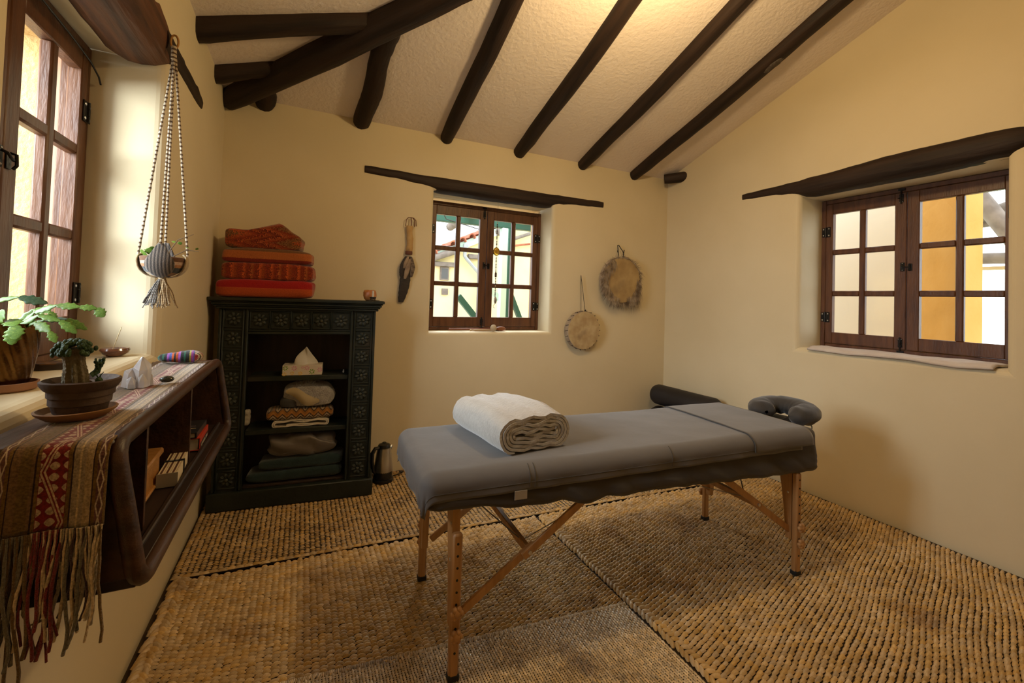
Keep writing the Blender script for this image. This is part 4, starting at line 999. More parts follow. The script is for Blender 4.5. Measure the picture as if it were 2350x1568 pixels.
# brass pot with holiday cactus on the sill
ZS = HL[2]
sa = thing('terracotta_saucer', 'terracotta saucer under the brass pot on the window sill', 'saucer', (-.645, 1.50, ZS+.001)); mb = MB(); mb.lathe([(0, 0), (.05, 0), (.055, .004), (.057, .02), (.053, .0205), (.05, .008), (0, .007)], 34); mb.build('dish', TERRA, sa)
BRASS = mat('antique_brass', (.20, .10, .03), (.12, .06, .02), 20, rough=.27, metal=1, bump=.15, bscale=60)
bp_ = thing('brass_plant_pot', 'hammered brass pot holding a flat-leaved holiday cactus on the sill', 'plant pot', (-.648, 1.503, ZS+.0085))
mb = MB(); mb.lathe([(0, 0), (.032, 0), (.040, .012)]+[(.040+.014*sin(pi*.5*(q/14)), .012+.145*q/16) for q in range(1, 17)]+[(.050, .157), (.048, .15), (.046, .14), (0, .138)], 144, fn=lambda i, a: 1+(.05*abs(sin(9*a+i*.45)) if 2 < i < 19 else .02)); mb.build('pot', BRASS, bp_)
mb = MB(); mb.ball((0, 0, .140), (.046, .046, .004), 24, 5); mb.build('soil', SOIL, bp_)
LEAF = mat('holiday_cactus_leaf', (.085, .17, .022), (.16, .28, .04), 18, rough=.4, sub=.2, spec=.5, c3=(.26, .36, .06)); LEAFD = mat('blue_green_cactus_leaf', (.03, .07, .035), (.07, .12, .06), 14, rough=.35)
def leaf_mesh(nm, mt_):
    mb = MB()
    def f(u, v):
        x = u; w = .34*sin(pi*min(1, u*.93+.07))**.7*(1+.16*sin(u*22)); a = 2*pi*v; return (x, cos(a)*w, sin(a)*.045*(1-.6*abs(2*u-1)))
    mb.grid(f, 18, 12, cv=True, flip=True); return mb.mesh(nm, mt_, 179)
LM, LMD = leaf_mesh('leaf_segment', LEAF), leaf_mesh('leaf_segment', LEAFD)
def branch(parent, pts, lens, mes, rolls, s=1):
    """chain of flat segments through points"""
    for i in range(len(pts)-1):
        a, b = Vector(pts[i]), Vector(pts[i+1]); d = b-a; ln = d.length; x = d.normalized(); up = Vector((.5*sin(rolls[i]), -1, .5+.4*cos(rolls[i]*2))); z = (up-x*up.dot(x)).normalized(); y = z.cross(x)
        o = put('leaf_segment', mes[i % len(mes)], parent); o.matrix_local = T(*a) @ Matrix((x, y, z)).transposed().to_4x4() @ Matrix.Diagonal((ln*1.04, ln*lens[i], ln, 1))
# pixel-read branch tips relative to the pot (x across, y depth, z up)
B = [([(.01, 0, .14), (.045, -.02, .185), (.085, -.03, .203), (.125, -.035, .200), (.155, -.035, .197), (.170, -.04, .176)], [.45, .6, .75, .8, 1.3]),
     ([(0, -.01, .14), (-.03, -.02, .18), (-.015, -.04, .21), (.03, -.05, .222), (.075, -.05, .208)], [.4, .5, .4, .7]),
     ([(.01, -.02, .14), (.02, -.05, .168), (.035, -.075, .155), (.042, -.085, .125)], [.9, 1.5, 1.5]),
     ([(.015, -.01, .145), (.055, -.03, .178), (.095, -.04, .165), (.125, -.045, .135)], [.5, .6, .7]),
     ([(.02, 0, .145), (.06, -.01, .165), (.10, -.02, .168), (.135, -.02, .142)], [.45, .55, .6]),
     ([(-.01, -.02, .14), (-.005, -.05, .16), (.012, -.06, .19)], [1.1, 1.3]),
     ([(.0, .02, .14), (.03, .02, .19), (.06, .01, .185), (.072, .0, .165)], [.6, 1.1, 1.0]),
     ([(-.02, 0, .14), (-.04, -.03, .17), (-.03, -.06, .185)], [.8, .9]),
     ([(.01, -.03, .14), (.03, -.07, .145), (.035, -.08, .112)], [.9, 1.2]),
     ([(.02, .0, .15), (.055, -.04, .16), (.085, -.06, .14), (.1, -.07, .115)], [.6, .8, .8])]
for i, (pts, ln) in enumerate(B): branch(bp_, [Vector((p[0]*1.1+.004, p[1], p[2])) for p in pts], ln, (LM, LMD) if i % 3 == 1 else (LM,), [rf_.uniform(-.9, .9) for _ in ln])
# painted trivet leaning flat on the sill
tv = thing('carved_trivet', 'small octagonal carved wooden trivet behind the brass pot', 'trivet', (-.70, 1.86, ZS+.001), .3); mb = MB(); mb.prism([(cos(k*pi/4+.39)*.062, sin(k*pi/4+.39)*.048) for k in range(8)], 2, 0, .016); mb.build('base', mat('dark_trivet_edge', (.03, .015, .008), rough=.5), tv)
mb = MB(); mb.prism([(cos(k*pi/4+.39)*.058, sin(k*pi/4+.39)*.044) for k in range(8)], 2, .016, .019); mb.build('painted_top', mat('mottled_ochre_paint', (.20, .085, .015), (.05, .025, .012), 45, rough=.4, lo=.45, hi=.55), tv)
# glazed incense bowl
ib = thing('incense_burner', 'glazed brown stone incense burner holding one stick on the sill', 'incense burner', (-.628, 2.13, ZS+.001), .25)
GLZ = mat('brown_agate', (.10, .03, .015), (.25, .10, .05), 22, (1, 1, 3), rough=.15, c3=(.03, .025, .03), coat=.5)
mb = MB(); mb.lathe([(0, 0), (.018, 0), (.036, .012), (.043, .024), (.040, .031), (.028, .029), (.018, .02), (0, .017)], 36, fn=lambda i, a: 1+.09*sin(2*a+.6)+.06*nz(cos(a)*2, sin(a)*2, i*.4)); mb.build('bowl', GLZ, ib)
mb = MB(); mb.tube([(-.006, -.018, .026), (.016, -.014, .112)], .0013, 6); mb.build('incense_stick', mat('incense_wood', (.55, .42, .22), rough=.8), ib)
# quartz points
QZ = bpy.data.materials.new('clear_quartz'); QZ.use_nodes = True; qb = QZ.node_tree.nodes['Principled BSDF']; qb.inputs['Base Color'].default_value = (.93, .92, .94, 1); qb.inputs['Roughness'].default_value = .12; qb.inputs['Transmission Weight'].default_value = .55; qb.inputs['IOR'].default_value = 1.5
cr_ = thing('quartz_cluster', 'clear quartz crystal cluster with several points on the runner', 'crystal', (-.408, 1.565, zs), .2)
def point(c, r, h, tilt, ta, s):
    mb = MB(); vs = []; 
    for z, k in ((0, 1.05), (h*.68, .95), (h, .12)):
        for q in range(6): a = q*pi/3+s; vs.append((cos(a)*r*k*(1+.15*sin(q*2+s)), sin(a)*r*k, z+(.01*sin(q+s) if z == h*.68 else 0)))
    fs = [tuple(range(6))[::-1]]+[(i*6+q, i*6+(q+1) % 6, (i+1)*6+(q+1) % 6, (i+1)*6+q) for i in range(2) for q in range(6)]+[tuple(12+q for q in range(6))]
    mb.add(vs, fs, T(*c) @ RZ(ta) @ RX(tilt)); return mb.build('crystal_point', QZ, cr_, smooth=0)
point((.008, 0, 0), .021, .082, .08, 0, .3); point((-.018, -.004, 0), .017, .052, .12, 1.2, 1); point((.024, .008, 0), .012, .048, -.1, 2, .6); point((-.012, -.016, 0), .013, .03, .2, 0, 2); point((.01, -.018, 0), .012, .036, .1, .5, 1.5)
mb = MB(); mb.ball((0, 0, .0102), (.018, .013, .0095), 20, 12, fn=lambda d: 1+.05*nz(d.x*2, d.y*2, d.z*2)); o = mb.build('polished_stone', mat('dark_agate', (.012, .016, .012), (.03, .035, .025), 30, rough=.08, coat=.6), smooth=179); o.location = (-.350, 1.60, zs); tag(o, 'small polished black green pebble on the runner', 'stone')
# woven pouch
PCH = bands('pouch_stripes', 0, [(0, (.015, .02, .02)), (.06, (.02, .10, .06)), (.1, (.012, .014, .015)), (.16, (.02, .10, .06)), (.2, (.012, .014, .015)), (.26, (.28, .08, .35)), (.31, (.06, .10, .35)), (.36, (.45, .08, .015)), (.41, (.015, .015, .018)), (.45, (.45, .08, .015)), (.5, (.30, .08, .38)), (.55, (.012, .014, .015)), (.62, (.02, .10, .06)), (.66, (.012, .014, .015)), (.74, (.35, .30, .05)), (.78, (.30, .06, .30)), (.83, (.07, .10, .40)), (.88, (.40, .09, .02)), (.93, (.012, .014, .015))], 7.2, .55, wob=.02, bscale=400, fleck=.15)
pc = thing('woven_pouch', 'colourful striped woven pouch lying at the far end of the runner', 'pouch', (-.402, 2.02, zs), .12)
def pou(u, v):
    a = 2*pi*v; t = 2*u-1; w = (1-abs(t)**3.2)**.5; return (t*.07, cos(a)*.03*w+.004*nz(t*4, a, 1), .021+sin(a)*(.0215+.004*sin(t*3))*w*(1 if sin(a) > 0 else .95)+.002*nz(t*7, cos(a)*2, 3))
mb = MB(); mb.grid(pou, 40, 24, cv=True, flip=True); mb.build('bag', PCH, pc, smooth=179)
mb = MB(); mb.grid(lambda u, v: (lambda q: (q[0], q[1]*1.03, .021+(q[2]-.021)*1.04))(pou(.80+.2*u, v)), 10, 24, cv=True, flip=True); mb.build('fringed_end', bands('pouch_end', 1, [(0, (.5, .40, .26)), (.4, (.25, .02, .02)), (.6, (.5, .4, .26)), (.8, (.03, .02, .02))], 60, 0, wob=.4, bscale=300), pc, smooth=179)
mb = MB(); mb.tube([(-.06, -.024, .02), (-.05, -.036, .008), (-.02, -.04, .002), (.02, -.038, .002), (.04, -.034, .003)], .0016, 6); mb.build('cord', YARN['dark'], pc)

# ------------------------------------------------------------------ hanging planter
hg = thing('hanging_planter', 'macrame hanging planter with a striped bowl and tassel in the left window', 'planter', (-.487, 2.09, 0))
CORD = bands('two_tone_cord', 2, [(0, (.10, .055, .025)), (.42, (.55, .45, .32))], 62, 0, wob=.15, bscale=300, fleck=.2)
mb = MB(); ring = [(.006*sin(a), .02*cos(a)*0+.004, 2.312+.026*cos(a)) for a in [q*2*pi/20 for q in range(20)]]; ring = [(sin(a)*.012, .003, 2.31+cos(a)*.026) for a in [q*2*pi/24 for q in range(24)]]
mb.tube(ring, .0038, 8, closed=True); mb.build('wooden_ring', mat('honey_ring_wood', (.40, .19, .04), rough=.4), hg)
ZB = 1.44
ends = [(-.074, -.01, ZB+.035), (.074, .01, ZB+.035), (.006, -.07, ZB+.075), (-.012, .07, ZB+.085)]
for e_ in ends:
    mb = MB(); n_ = 46; mb.tube([(e_[0]*(q/(n_-1))**1.0+.003*(1-q/(n_-1)), e_[1]*(q/(n_-1))+.0, 2.285+(e_[2]-2.285)*q/(n_-1)) for q in range(n_)], [.0042*(1.15 if q % 2 else .85) for q in range(n_)], 8); mb.build('cord', CORD, hg)
mb = MB(); mb.tube([(0, 0, 2.29), (0, 0, 2.24)], .009, 10); mb.build('cord_knot', CORD, hg)
BOWL = bands('painted_bowl', 2, [(0, (.16, .07, .03)), (.3, (.40, .20, .09)), (.45, (.035, .045, .05)), (.7, (.40, .18, .07)), (.85, (.55, .38, .28))], 13, -18.9+.02, wob=.03, bscale=100, rough=.5)
bo = MB(); bo.lathe([(0, ZB-.042), (.03, ZB-.041), (.055, ZB-.025), (.067, ZB), (.072, ZB+.028), (.069, ZB+.030), (.063, ZB+.005), (0, ZB-.002)], 34); bo.build('bowl', BOWL, hg)
mb = MB(); mb.ball((0, 0, ZB+.012), (.064, .064, .006), 22, 5); mb.build('soil', SOIL, hg)
GRY = bands('grey_macrame', 0, [(0, (.055, .045, .04)), (.5, (.20, .16, .13))], 95, 0, wob=.15, bscale=300); TANW = bands('tan_macrame', 1, [(0, (.50, .38, .22)), (.6, (.34, .24, .13))], 95, 0, wob=.2, bscale=300)
def panel(ang, zt, hw, mt_):
    mb = MB()
    def f(u, v):
        t = v; a = ang+(u-.5)*2*hw*(sin(pi*min(1, t*.92+.04))**.8); th = -1.45+2.2*t; r = .0755*cos(max(-1.45, min(.35, th)))**.75 if th < .35 else .0755*cos(.35)**.75*(1-.18*(th-.35)/.4)
        z = ZB+.012+.058*sin(th) if th < .35 else ZB+.012+.058*sin(.35)+(zt-ZB-.032)*(th-.35)/.4
        return (cos(a)*r, sin(a)*r, z)
    mb.grid(f, 16, 24); o = mb.build('macrame_panel', mt_, hg, smooth=179); md = o.modifiers.new('t', 'SOLIDIFY'); md.thickness = .005; md.offset = 1
panel(-pi/2+.08, ZB+.078, .62, GRY); panel(pi/2+.1, ZB+.09, .6, GRY); panel(pi, ZB+.04, .34, TANW); panel(0, ZB+.04, .34, TANW)
mb = MB(); mb.lathe([(.010, ZB-.055), (.013, ZB-.05), (.012, ZB-.038), (.02, ZB-.03)], 14); mb.build('tassel_knot', TANW, hg)
mb = MB(); mb2 = MB()
for k in range(64):
    a = rf_.uniform(0, 6.28); r0 = rf_.uniform(0, .008); r1 = .056*rf_.random()**.5; ln = rf_.uniform(.095, .118); m_ = mb if cos(a) > -.15 else mb2
    m_.tube([(cos(a)*(r0+(r1-r0)*(q/7)**.8)+.002*sin(q*1.3+k), sin(a)*(r0+(r1-r0)*(q/7)**.8), ZB-.048-ln*q/7) for q in range(8)], .0019, 5)
stuff(mb.build('tassel', bands('tan_yarn', 2, [(0, (.42, .30, .16)), (.5, (.25, .16, .08))], 160, 0, wob=.3, bscale=200), hg, smooth=60)); stuff(mb2.build('tassel', bands('grey_yarn', 2, [(0, (.10, .09, .085)), (.5, (.26, .23, .2))], 160, 0, wob=.3, bscale=200), hg, smooth=60))
TWIG = mat('twig_bark', (.12, .07, .03), rough=.8)
for pts in ([(.01, 0, ZB+.01), (.02, .0, ZB+.06), (.045, -.01, ZB+.10), (.095, -.015, ZB+.125)], [(.01, -.01, ZB+.01), (.04, -.01, ZB+.04), (.075, -.015, ZB+.062), (.115, -.02, ZB+.058)]):
    mb = MB(); mb.tube(pts, [.002, .0018, .0015, .0008], 6); mb.build('twig', TWIG, hg)
for p, s_, m_ in (((.03, -.008, ZB+.088), .012, LM), ((.055, -.01, ZB+.082), .014, LM), ((.08, -.014, ZB+.07), .012, LM), ((.105, -.018, ZB+.065), .011, LM), ((-.05, -.02, ZB+.03), .03, LM), ((-.03, -.03, ZB+.035), .034, LM), ((-.02, -.02, ZB+.045), .03, LM), ((-.055, 0, ZB+.035), .022, LM), ((-.01, .0, ZB+.04), .026, LM)):
    o = put('leaf', m_, hg, p, (rf_.uniform(-.5, .5), rf_.uniform(-1, .3), rf_.uniform(0, 6))); o.scale = (s_, s_*1.6, s_)
# black cable at the top of the left window
mb = MB(); mb.tube([(-.755, 1.72, 2.232), (-.752, 2.0, 2.21), (-.745, 2.14, 2.185), (-.735, 2.185, 2.15), (-.732, 2.196, 2.125)], .003, 6); o = mb.build('window_cable', BLK, smooth=60); tag(o, 'thin black cable running along the top of the left window', 'cable')
# ------------------------------------------------------------------ things hung on the walls
LEATH = mat('brown_leather', (.12, .035, .012), rough=.6); BONE = mat('mottled_wood_handle', (.42, .24, .07), (.50, .31, .11), 25, rough=.5, c3=(.10, .045, .012))
FD = mat('dark_feather', (.018, .012, .010), (.035, .024, .018), 20, (1, 1, 6), rough=.6); FL = mat('pale_feather', (.34, .25, .17), (.20, .14, .10), 20, rough=.8); FB = mat('barred_feather', (.05, .03, .02), (.22, .16, .11), 30, (1, 1, 3), rough=.7)
fn_ = thing('feather_fan', 'dark feather fan with a pale wooden handle hanging on the back wall', 'feather fan', (.738, YB-.022, 0))
mb = MB(); mb.tube([(-.002+.004*sin(t*5), 0, 1.70+.20*t) for t in [q/12 for q in range(13)]], [.024+.002*sin(q*1.3) for q in range(13)], 12, ell=(.6, 1), up=(0, 1, 0), fn=lambda i, k: 1+.08*nz(i*.6, k, 2)); mb.build('handle', BONE, fn_)
mb = MB(); mb.lathe([(.026, 0), (.028, .004), (.028, .024), (.026, .028)], 14, T(-.004, 0, 1.675) @ Matrix.Diagonal((1, .6, 1, 1))); mb.build('leather_wrap', LEATH, fn_)
for x0, x1, dz in ((-.004, -.034, -.07), (.0, .004, -.065), (.006, .028, -.07), (.006, .04, -.065)):
    mb = MB(); mb.tube([(.002, -.002, 1.965), ((x0+x1)/2, -.006, 1.965-.002), (x1, -.008, 1.945), (x1*1.1, -.006, 1.965+dz)], .0032, 6); mb.build('leather_thong', LEATH, fn_)
def feather(name, pts, w, mt_, yo, tip=.25):
    mb = MB(); n = 20; P_ = [Vector(p) for p in pts]
    def cpt(t):
        k = t*(len(P_)-1); i = min(int(k), len(P_)-2); return P_[i].lerp(P_[i+1], k-i)
    def f(u, v):
        c = cpt(u); ww = w*(sin(pi*(u*.84+.08))**.55)*(1+.05*sin(u*50)); a = 2*pi*v; return (c.x+cos(a)*ww, yo+sin(a)*.004-.006*sin(pi*u), c.z)
    mb.grid(f, n, 10, cv=True); return mb.build(name, mt_, fn_, smooth=179)
feather('long_feather', [(0, 0, 1.66), (-.02, 0, 1.55), (-.03, 0, 1.42), (-.05, 0, 1.302)], .040, FD, .004)
feather('long_feather', [(-.02, 0, 1.66), (-.045, 0, 1.58), (-.055, 0, 1.50)], .026, FD, -.004)
feather('pale_feather', [(0, 0, 1.64), (-.012, 0, 1.57), (-.03, 0, 1.485)], .020, FL, -.012)
feather('barred_feather', [(.012, 0, 1.66), (.028, 0, 1.58), (.02, 0, 1.50)], .018, FB, -.006)
feather('small_feather', [(-.01, 0, 1.66), (-.03, 0, 1.61), (-.04, 0, 1.565)], .014, FL, -.015)
# drums
SKIN = mat('drum_rawhide', (.40, .27, .125), (.54, .41, .22), 13, rough=.6, bump=.2, bscale=20, c3=(.17, .09, .04)); SKIN2 = mat('pale_rawhide_rim', (.46, .36, .25), (.30, .22, .15), 12, rough=.75, bump=.4, bscale=30)
LACE = mat('black_cord', (.01, .008, .007), rough=.7); RIMW = mat('drum_rim_wood', (.20, .09, .03), rough=.6)
def drum(label, c, r, depth, skin, tilt, name='frame_drum'):
    t = thing(name, label, 'drum', c); t.rotation_euler = (tilt[0], 0, tilt[1])
    M = RX(pi/2)
    mb = MB(); mb.lathe([(r*.97, -depth/2), (r*1.0, -depth/2+.006), (r*1.0, depth/2-.012), (r*.985, depth/2-.003), (r*.96, depth/2-.0015)], 48, M, fn=lambda i, a: 1+.012*nz(cos(a)*3, sin(a)*3, i)); mb.build('frame', SKIN2, t)
    mb = MB()
    mb.lathe([(r*.97, depth/2-.006), (r*.972, depth/2)]+[(r*.97*k/8, depth/2+.0005+.0015*(1-k/8)) for k in range(7, 0, -1)]+[(0, depth/2+.002)], 48, M, fn=lambda i, a: 1+.01*nz(cos(a)*3, sin(a)*3, 1)); mb.build('skin', skin, t)
    return t
d1 = drum('small round rawhide frame drum hanging lowest beside the back window', (2.365, YB-.042, 1.086), .178, .066, SKIN, (.03, 0))
for k in range(22):
    a = k*2*pi/22; mb = MB(); mb.tube([(cos(a)*.181, -.028, sin(a)*.181), (cos(a+.05)*.180, .012, sin(a+.05)*.180)], .0022, 5); mb.ball((cos(a)*.182, -.026, sin(a)*.182), .0045, 6, 4); mb.build('lacing', LACE, d1)
for dx in (-.022, .024): mb = MB(); mb.tube([(dx, .0, .176), (-.02+.0, .03, .512)], .0026, 6); mb.build('hanging_cord', LACE, d1)
mb = MB(); mb.ball((.024, -.002, .185), .008, 8, 6); mb.build('cord_knot', LACE, d1)
SKINB = mat('furred_drum_skin', (.34, .22, .09), (.46, .32, .14), 9, rough=.65, c3=(.20, .13, .07), bump=.3, bscale=14)
d2 = drum('large frame drum edged with shaggy hide, hanging highest on the back wall', (2.785, YB-.05, 1.572), .222, .075, SKINB, (.03, 0), 'hide_drum')
FURS = mat('shaggy_hide', (.15, .10, .06), (.42, .33, .24), 18, rough=.8, island=.35)
mb = MB(); rf2 = random.Random(4)
def tuft(mb, p, d, ln, w, sag):
    d = d.normalized(); s = d.cross(Vector((0, 1, 0))).normalized()*w; pts = [p, p+d*ln*.35+Vector((0, -.006, -sag*.15)), p+d*ln*.7+Vector((0, -.008, -sag*.5)), p+d*ln+Vector((0, -.004, -sag))]
    vs = []
    for i, q in enumerate(pts): k = (1, .9, .6, .05)[i]; vs += [q-s*k, q+s*k]
    mb.add(vs, [(0, 1, 3, 2), (2, 3, 5, 4), (4, 5, 7, 6)])
for k in range(700):
    a = rf2.uniform(0, 2*pi); r_ = .214+rf2.uniform(-.012, .012); p = Vector((cos(a)*r_, -.038+rf2.uniform(-.002, .03), sin(a)*r_)); out = Vector((cos(a), -.05, sin(a))); tan = Vector((-sin(a), 0, cos(a)))
    ln = rf2.uniform(.03, .075); tuft(mb, p, out*.7+tan*rf2.uniform(-.9, .9)*(1 if a < pi else .5)+Vector((0, 0, -.5)), ln, .0016, .02)
for k in range(420):
    a = rf2.uniform(-1.25, .15); rr2 = rf2.uniform(.175, .232); p = Vector((cos(a)*rr2, -.0405+rf2.uniform(0, .02), sin(a)*rr2)); tuft(mb, p, Vector((rf2.uniform(-.15, .5), 0, -1)), rf2.uniform(.05, .17)*(1 if -.95 < a < -.1 else .5), .0017, .02)
for k in range(320):
    a = rf2.uniform(2.0, 4.6); rr2 = rf2.uniform(.165, .222); p = Vector((cos(a)*rr2, -.0405, sin(a)*rr2)); tuft(mb, p, Vector((rf2.uniform(-.9, .3), 0, -1)), rf2.uniform(.05, .10), .0016, .01)
stuff(mb.build('hide_fringe', FURS, d2, smooth=0))
for pts in ([(-.03, -.01, .21), (-.036, .0, .27), (-.02, .03, .345)], [(.03, -.01, .21), (.022, .0, .28), (-.01, .03, .348)], [(-.036, 0, .27), (-.05, -.005, .285)], [(.03, 0, .22), (.035, 0, .3)]):
    mb = MB(); mb.tube(pts, .0042, 6, fn=lambda i, k: 1+.3*sin(i*3+k)); mb.build('hanging_cord', LACE, d2)
# ------------------------------------------------------------------ back window: bead string and objects on its sill
bs = thing('bead_string', 'string of small beads with an amber stone hanging in the back window', 'bead string', (1.513, 3.50, 0))
mb = MB(); mb.tube([(0, .0, 2.2), (0, 0, 1.29)], .0007, 5); mb.build('thread', LACE, bs)
BD = mat('dark_metal_bead', (.05, .04, .03), rough=.3, metal=.6); BD2 = mat('pale_bead', (.55, .45, .28), rough=.4)
_b = MB(); _b.ball((0, 0, 0), (.0065, .0065, .0055), 8, 5); BM1 = _b.mesh('bead', BD, 179); _b = MB(); _b.ball((0, 0, 0), (.0055, .0055, .005), 8, 5); BM2 = _b.mesh('bead', BD2, 179)
z = 2.015; k = 0
while z > 1.36:
    if not (1.725 < z < 1.80 or 1.535 < z < 1.59): put('bead', BM2 if k % 4 == 0 else BM1, bs, (0, 0, z))
    z -= .0125; k += 1
AMB2 = mat('amber_glass', (.70, .42, .04), rough=.15, trans=.6)
mb = MB(); mb.ball((0, 0, 1.763), (.029, .012, .033), 14, 10, fn=lambda d: 1+.15*max(0, d.z)); mb.build('amber_stone', AMB2, bs); mb = MB(); mb.tube([(cos(a)*.030, 0, 1.765+sin(a)*.036) for a in [q*2*pi/20 for q in range(20)]], .0016, 5, closed=True); mb.build('wire_loop', BD, bs)
mb = MB(); mb.box((0, 0, 1.562), (.02, .014, .045), .006); mb.build('brown_stone', mat('brown_pebble', (.07, .04, .025), rough=.6), bs)
mb = MB(); mb.ball((.004, 0, 1.34), (.014, .01, .03), 10, 8); mb.build('silver_charm', mat('pewter', (.35, .33, .3), rough=.4, metal=.6), bs); mb = MB(); mb.tube([(.004, 0, 1.312), (-.014, 0, 1.295), (-.012, 0, 1.275), (.004, 0, 1.272)], .002, 6); mb.build('hook', BD, bs)
zsl = HB[2]
mb = MB(); mb.tube([(1.12+.46*t, 3.545+.005*sin(9*t), zsl+.016+.002*sin(4*t)) for t in [q/14 for q in range(15)]], [.008+.006*(q/14)**2 for q in range(15)], 10, fn=lambda i, k: 1+.08*nz(i, k, 3)); o = mb.build('wooden_stick', mat('red_brown_stick', (.16, .045, .015), rough=.5)); tag(o, 'long reddish wooden stick lying on the back window sill', 'stick')
ml = thing('drum_beater', 'pale wooden drum beater with a round head on the back window sill', 'drum beater', (1.40, 3.485, zsl+.001), -.03)
LW = mat('pale_turned_wood', (.48, .33, .18), rough=.5); mb = MB(); mb.lathe([(0, 0), (.006, .001), (.009, .008), (.006, .016), (.008, .02), (.006, .026), (.0085, .05), (.009, .12), (.006, .2)], 12, T(-.115, 0, .012) @ RY(pi/2)); mb.build('handle', LW, ml); mb = MB(); mb.ball((.10, 0, .0305), (.028, .026, .03), 16, 10); mb.build('padded_head', mat('hide_ball', (.52, .42, .28), rough=.8, bump=.3, bscale=40), ml)
mb = MB(); mb.ball((0, 0, .0105), (.05, .02, .02), 16, 10, fn=lambda d: 1 if d.z > -.5 else .99); o = mb.build('seed_rattle', mat('rust_seed_pod', (.22, .07, .02), rough=.5), smooth=179); o.location = (1.59, 3.53, zsl+.0105); tag(o, 'rust brown oval rattle at the right end of the back window sill', 'rattle')
# towel on the right window sill
TOW = mat('pale_pink_cotton', (.58, .50, .46), (.62, .55, .5), 14, rough=.95, bump=.4, bscale=50)
def tw(u, v):
    y = 1.995-.975*u; x = 3.418+.235*v; w = .004*nz(u*9, v*5, 2)+.003*sin(u*14+v*3); z = HR[2]+.012+w
    if v < .12: z -= (.12-v)*.12+.008*(1-v/.12)*max(0, sin(u*9)); x -= .006*(1-v/.12)
    if x < XR+.045 and v < .2: z = min(z, HR[2]+.016)
    return (x, y+.01*nz(v*4, u*3, 8), z)
mb = MB(); mb.grid(tw, 60, 26); o = mb.build('folded_towel', TOW, smooth=179); md = o.modifiers.new('t', 'SOLIDIFY'); md.thickness = .012; md.offset = 0; tag(o, 'pale pink cotton towel laid along the right window sill', 'towel')
# ------------------------------------------------------------------ bolsters in the corner, face cradle
BLKF = mat('black_bolster_vinyl', (.010, .009, .011), (.016, .014, .017), 5, rough=.55, bump=.15, bscale=20)
def bolster(lab, A, B_, r, seed):
    A, B_ = Vector(A), Vector(B_); n = 26; pts = []; R = []
    for q in range(n):
        t = q/(n-1); pts.append(A.lerp(B_, t)); e = min(t, 1-t)*(B_-A).length; R.append(r*(1-max(0, 1-e/.06)**2.5*.75))
    mb = MB(); mb.tube(pts, R, 28, fn=lambda i, k: 1+.02*nz(i*.3, k*.4, seed)); o = mb.build('bolster', BLKF, smooth=60); tag(o, lab, 'bolster', 'black bolsters in the far corner'); return o
bolster('black cylindrical bolster lying uppermost in the far corner', (3.235, 3.37, .455), (3.27, 2.62, .450), .098, 1)
bolster('black bolster at the bottom of the corner pile, on the floor', (3.20, 3.34, .183), (3.22, 2.55, .183), .168, 2)
fc = thing('face_cradle', 'charcoal covered horseshoe face cushion at the head of the massage table', 'face cradle', (2.60, 1.65, .728), .1)
def horseshoe(u, v):
    a = -2.62+5.24*u+.12; R_ = .098; cx, cy = cos(a)*R_*1.05, sin(a)*R_*1.2; b = 2*pi*v; e = min(u, 1-u); k = (1-max(0, 1-e/.09)**3*.85); rr = .072*k
    w = .004*nz(a*3, b*2, 3)+.004*sin(a*14)*max(0, -sin(b))
    return (cx+cos(a)*cos(b)*(rr+w), cy+sin(a)*cos(b)*(rr+w), .018+sin(b)*(rr*.72+w)+.012*cos(a))
mb = MB(); mb.grid(horseshoe, 60, 26, cv=True); mb.build('cushion_cover', mat('charcoal_cover', (.020, .017, .016), (.030, .026, .025), 6, rough=.75, sheen=.3, bump=.3, bscale=18), fc, smooth=179)
mb = MB(); mb.tube([(-.13, 0, -.06), (-.02, 0, -.05), (.05, 0, -.04)], .012, 8); mb.box((.03, 0, -.042), (.16, .2, .012), .004); mb.build('support_frame', FOAM, fc)
mb = MB(); mb.tube([(.0, -.13, -.02), (.01, -.15, -.04), (.0, -.155, -.05)], .003, 6); mb.build('elastic_loop', RUBBER, fc)
# ------------------------------------------------------------------ outside the windows
YEL = mat('pale_yellow_plaster', (.80, .66, .34), (.84, .71, .40), 2, rough=.9, bump=.3, bscale=20); TEALP = mat('dark_green_paint', (.010, .075, .055), rough=.5); MINT = mat('pale_mint_paint', (.50, .68, .60), rough=.6)
CRW = mat('cream_porch_plaster', (.92, .89, .80), rough=.9); ORW = mat('orange_plaster', (.62, .33, .07), (.68, .38, .10), 3, rough=.9, bump=.2, bscale=20); TILE = mat('red_roof_tile', (.36, .10, .05), (.44, .16, .08), 8, rough=.8); GREYW = mat('weathered_grey_wood', (.16, .13, .11), (.24, .20, .17), 10, rough=.8); ZINC = mat('zinc_pipe', (.38, .41, .43), rough=.45, metal=.4); GRND = mat('pale_gravel', (.50, .46, .38), (.58, .54, .46), 6, rough=1)
g = MB(); g.add([(-12, -10, -.12), (16, -10, -.12), (16, 22, -.12), (-12, 22, -.12)], [(0, 1, 2, 3)]); struct(g.build('ground', GRND, smooth=0))
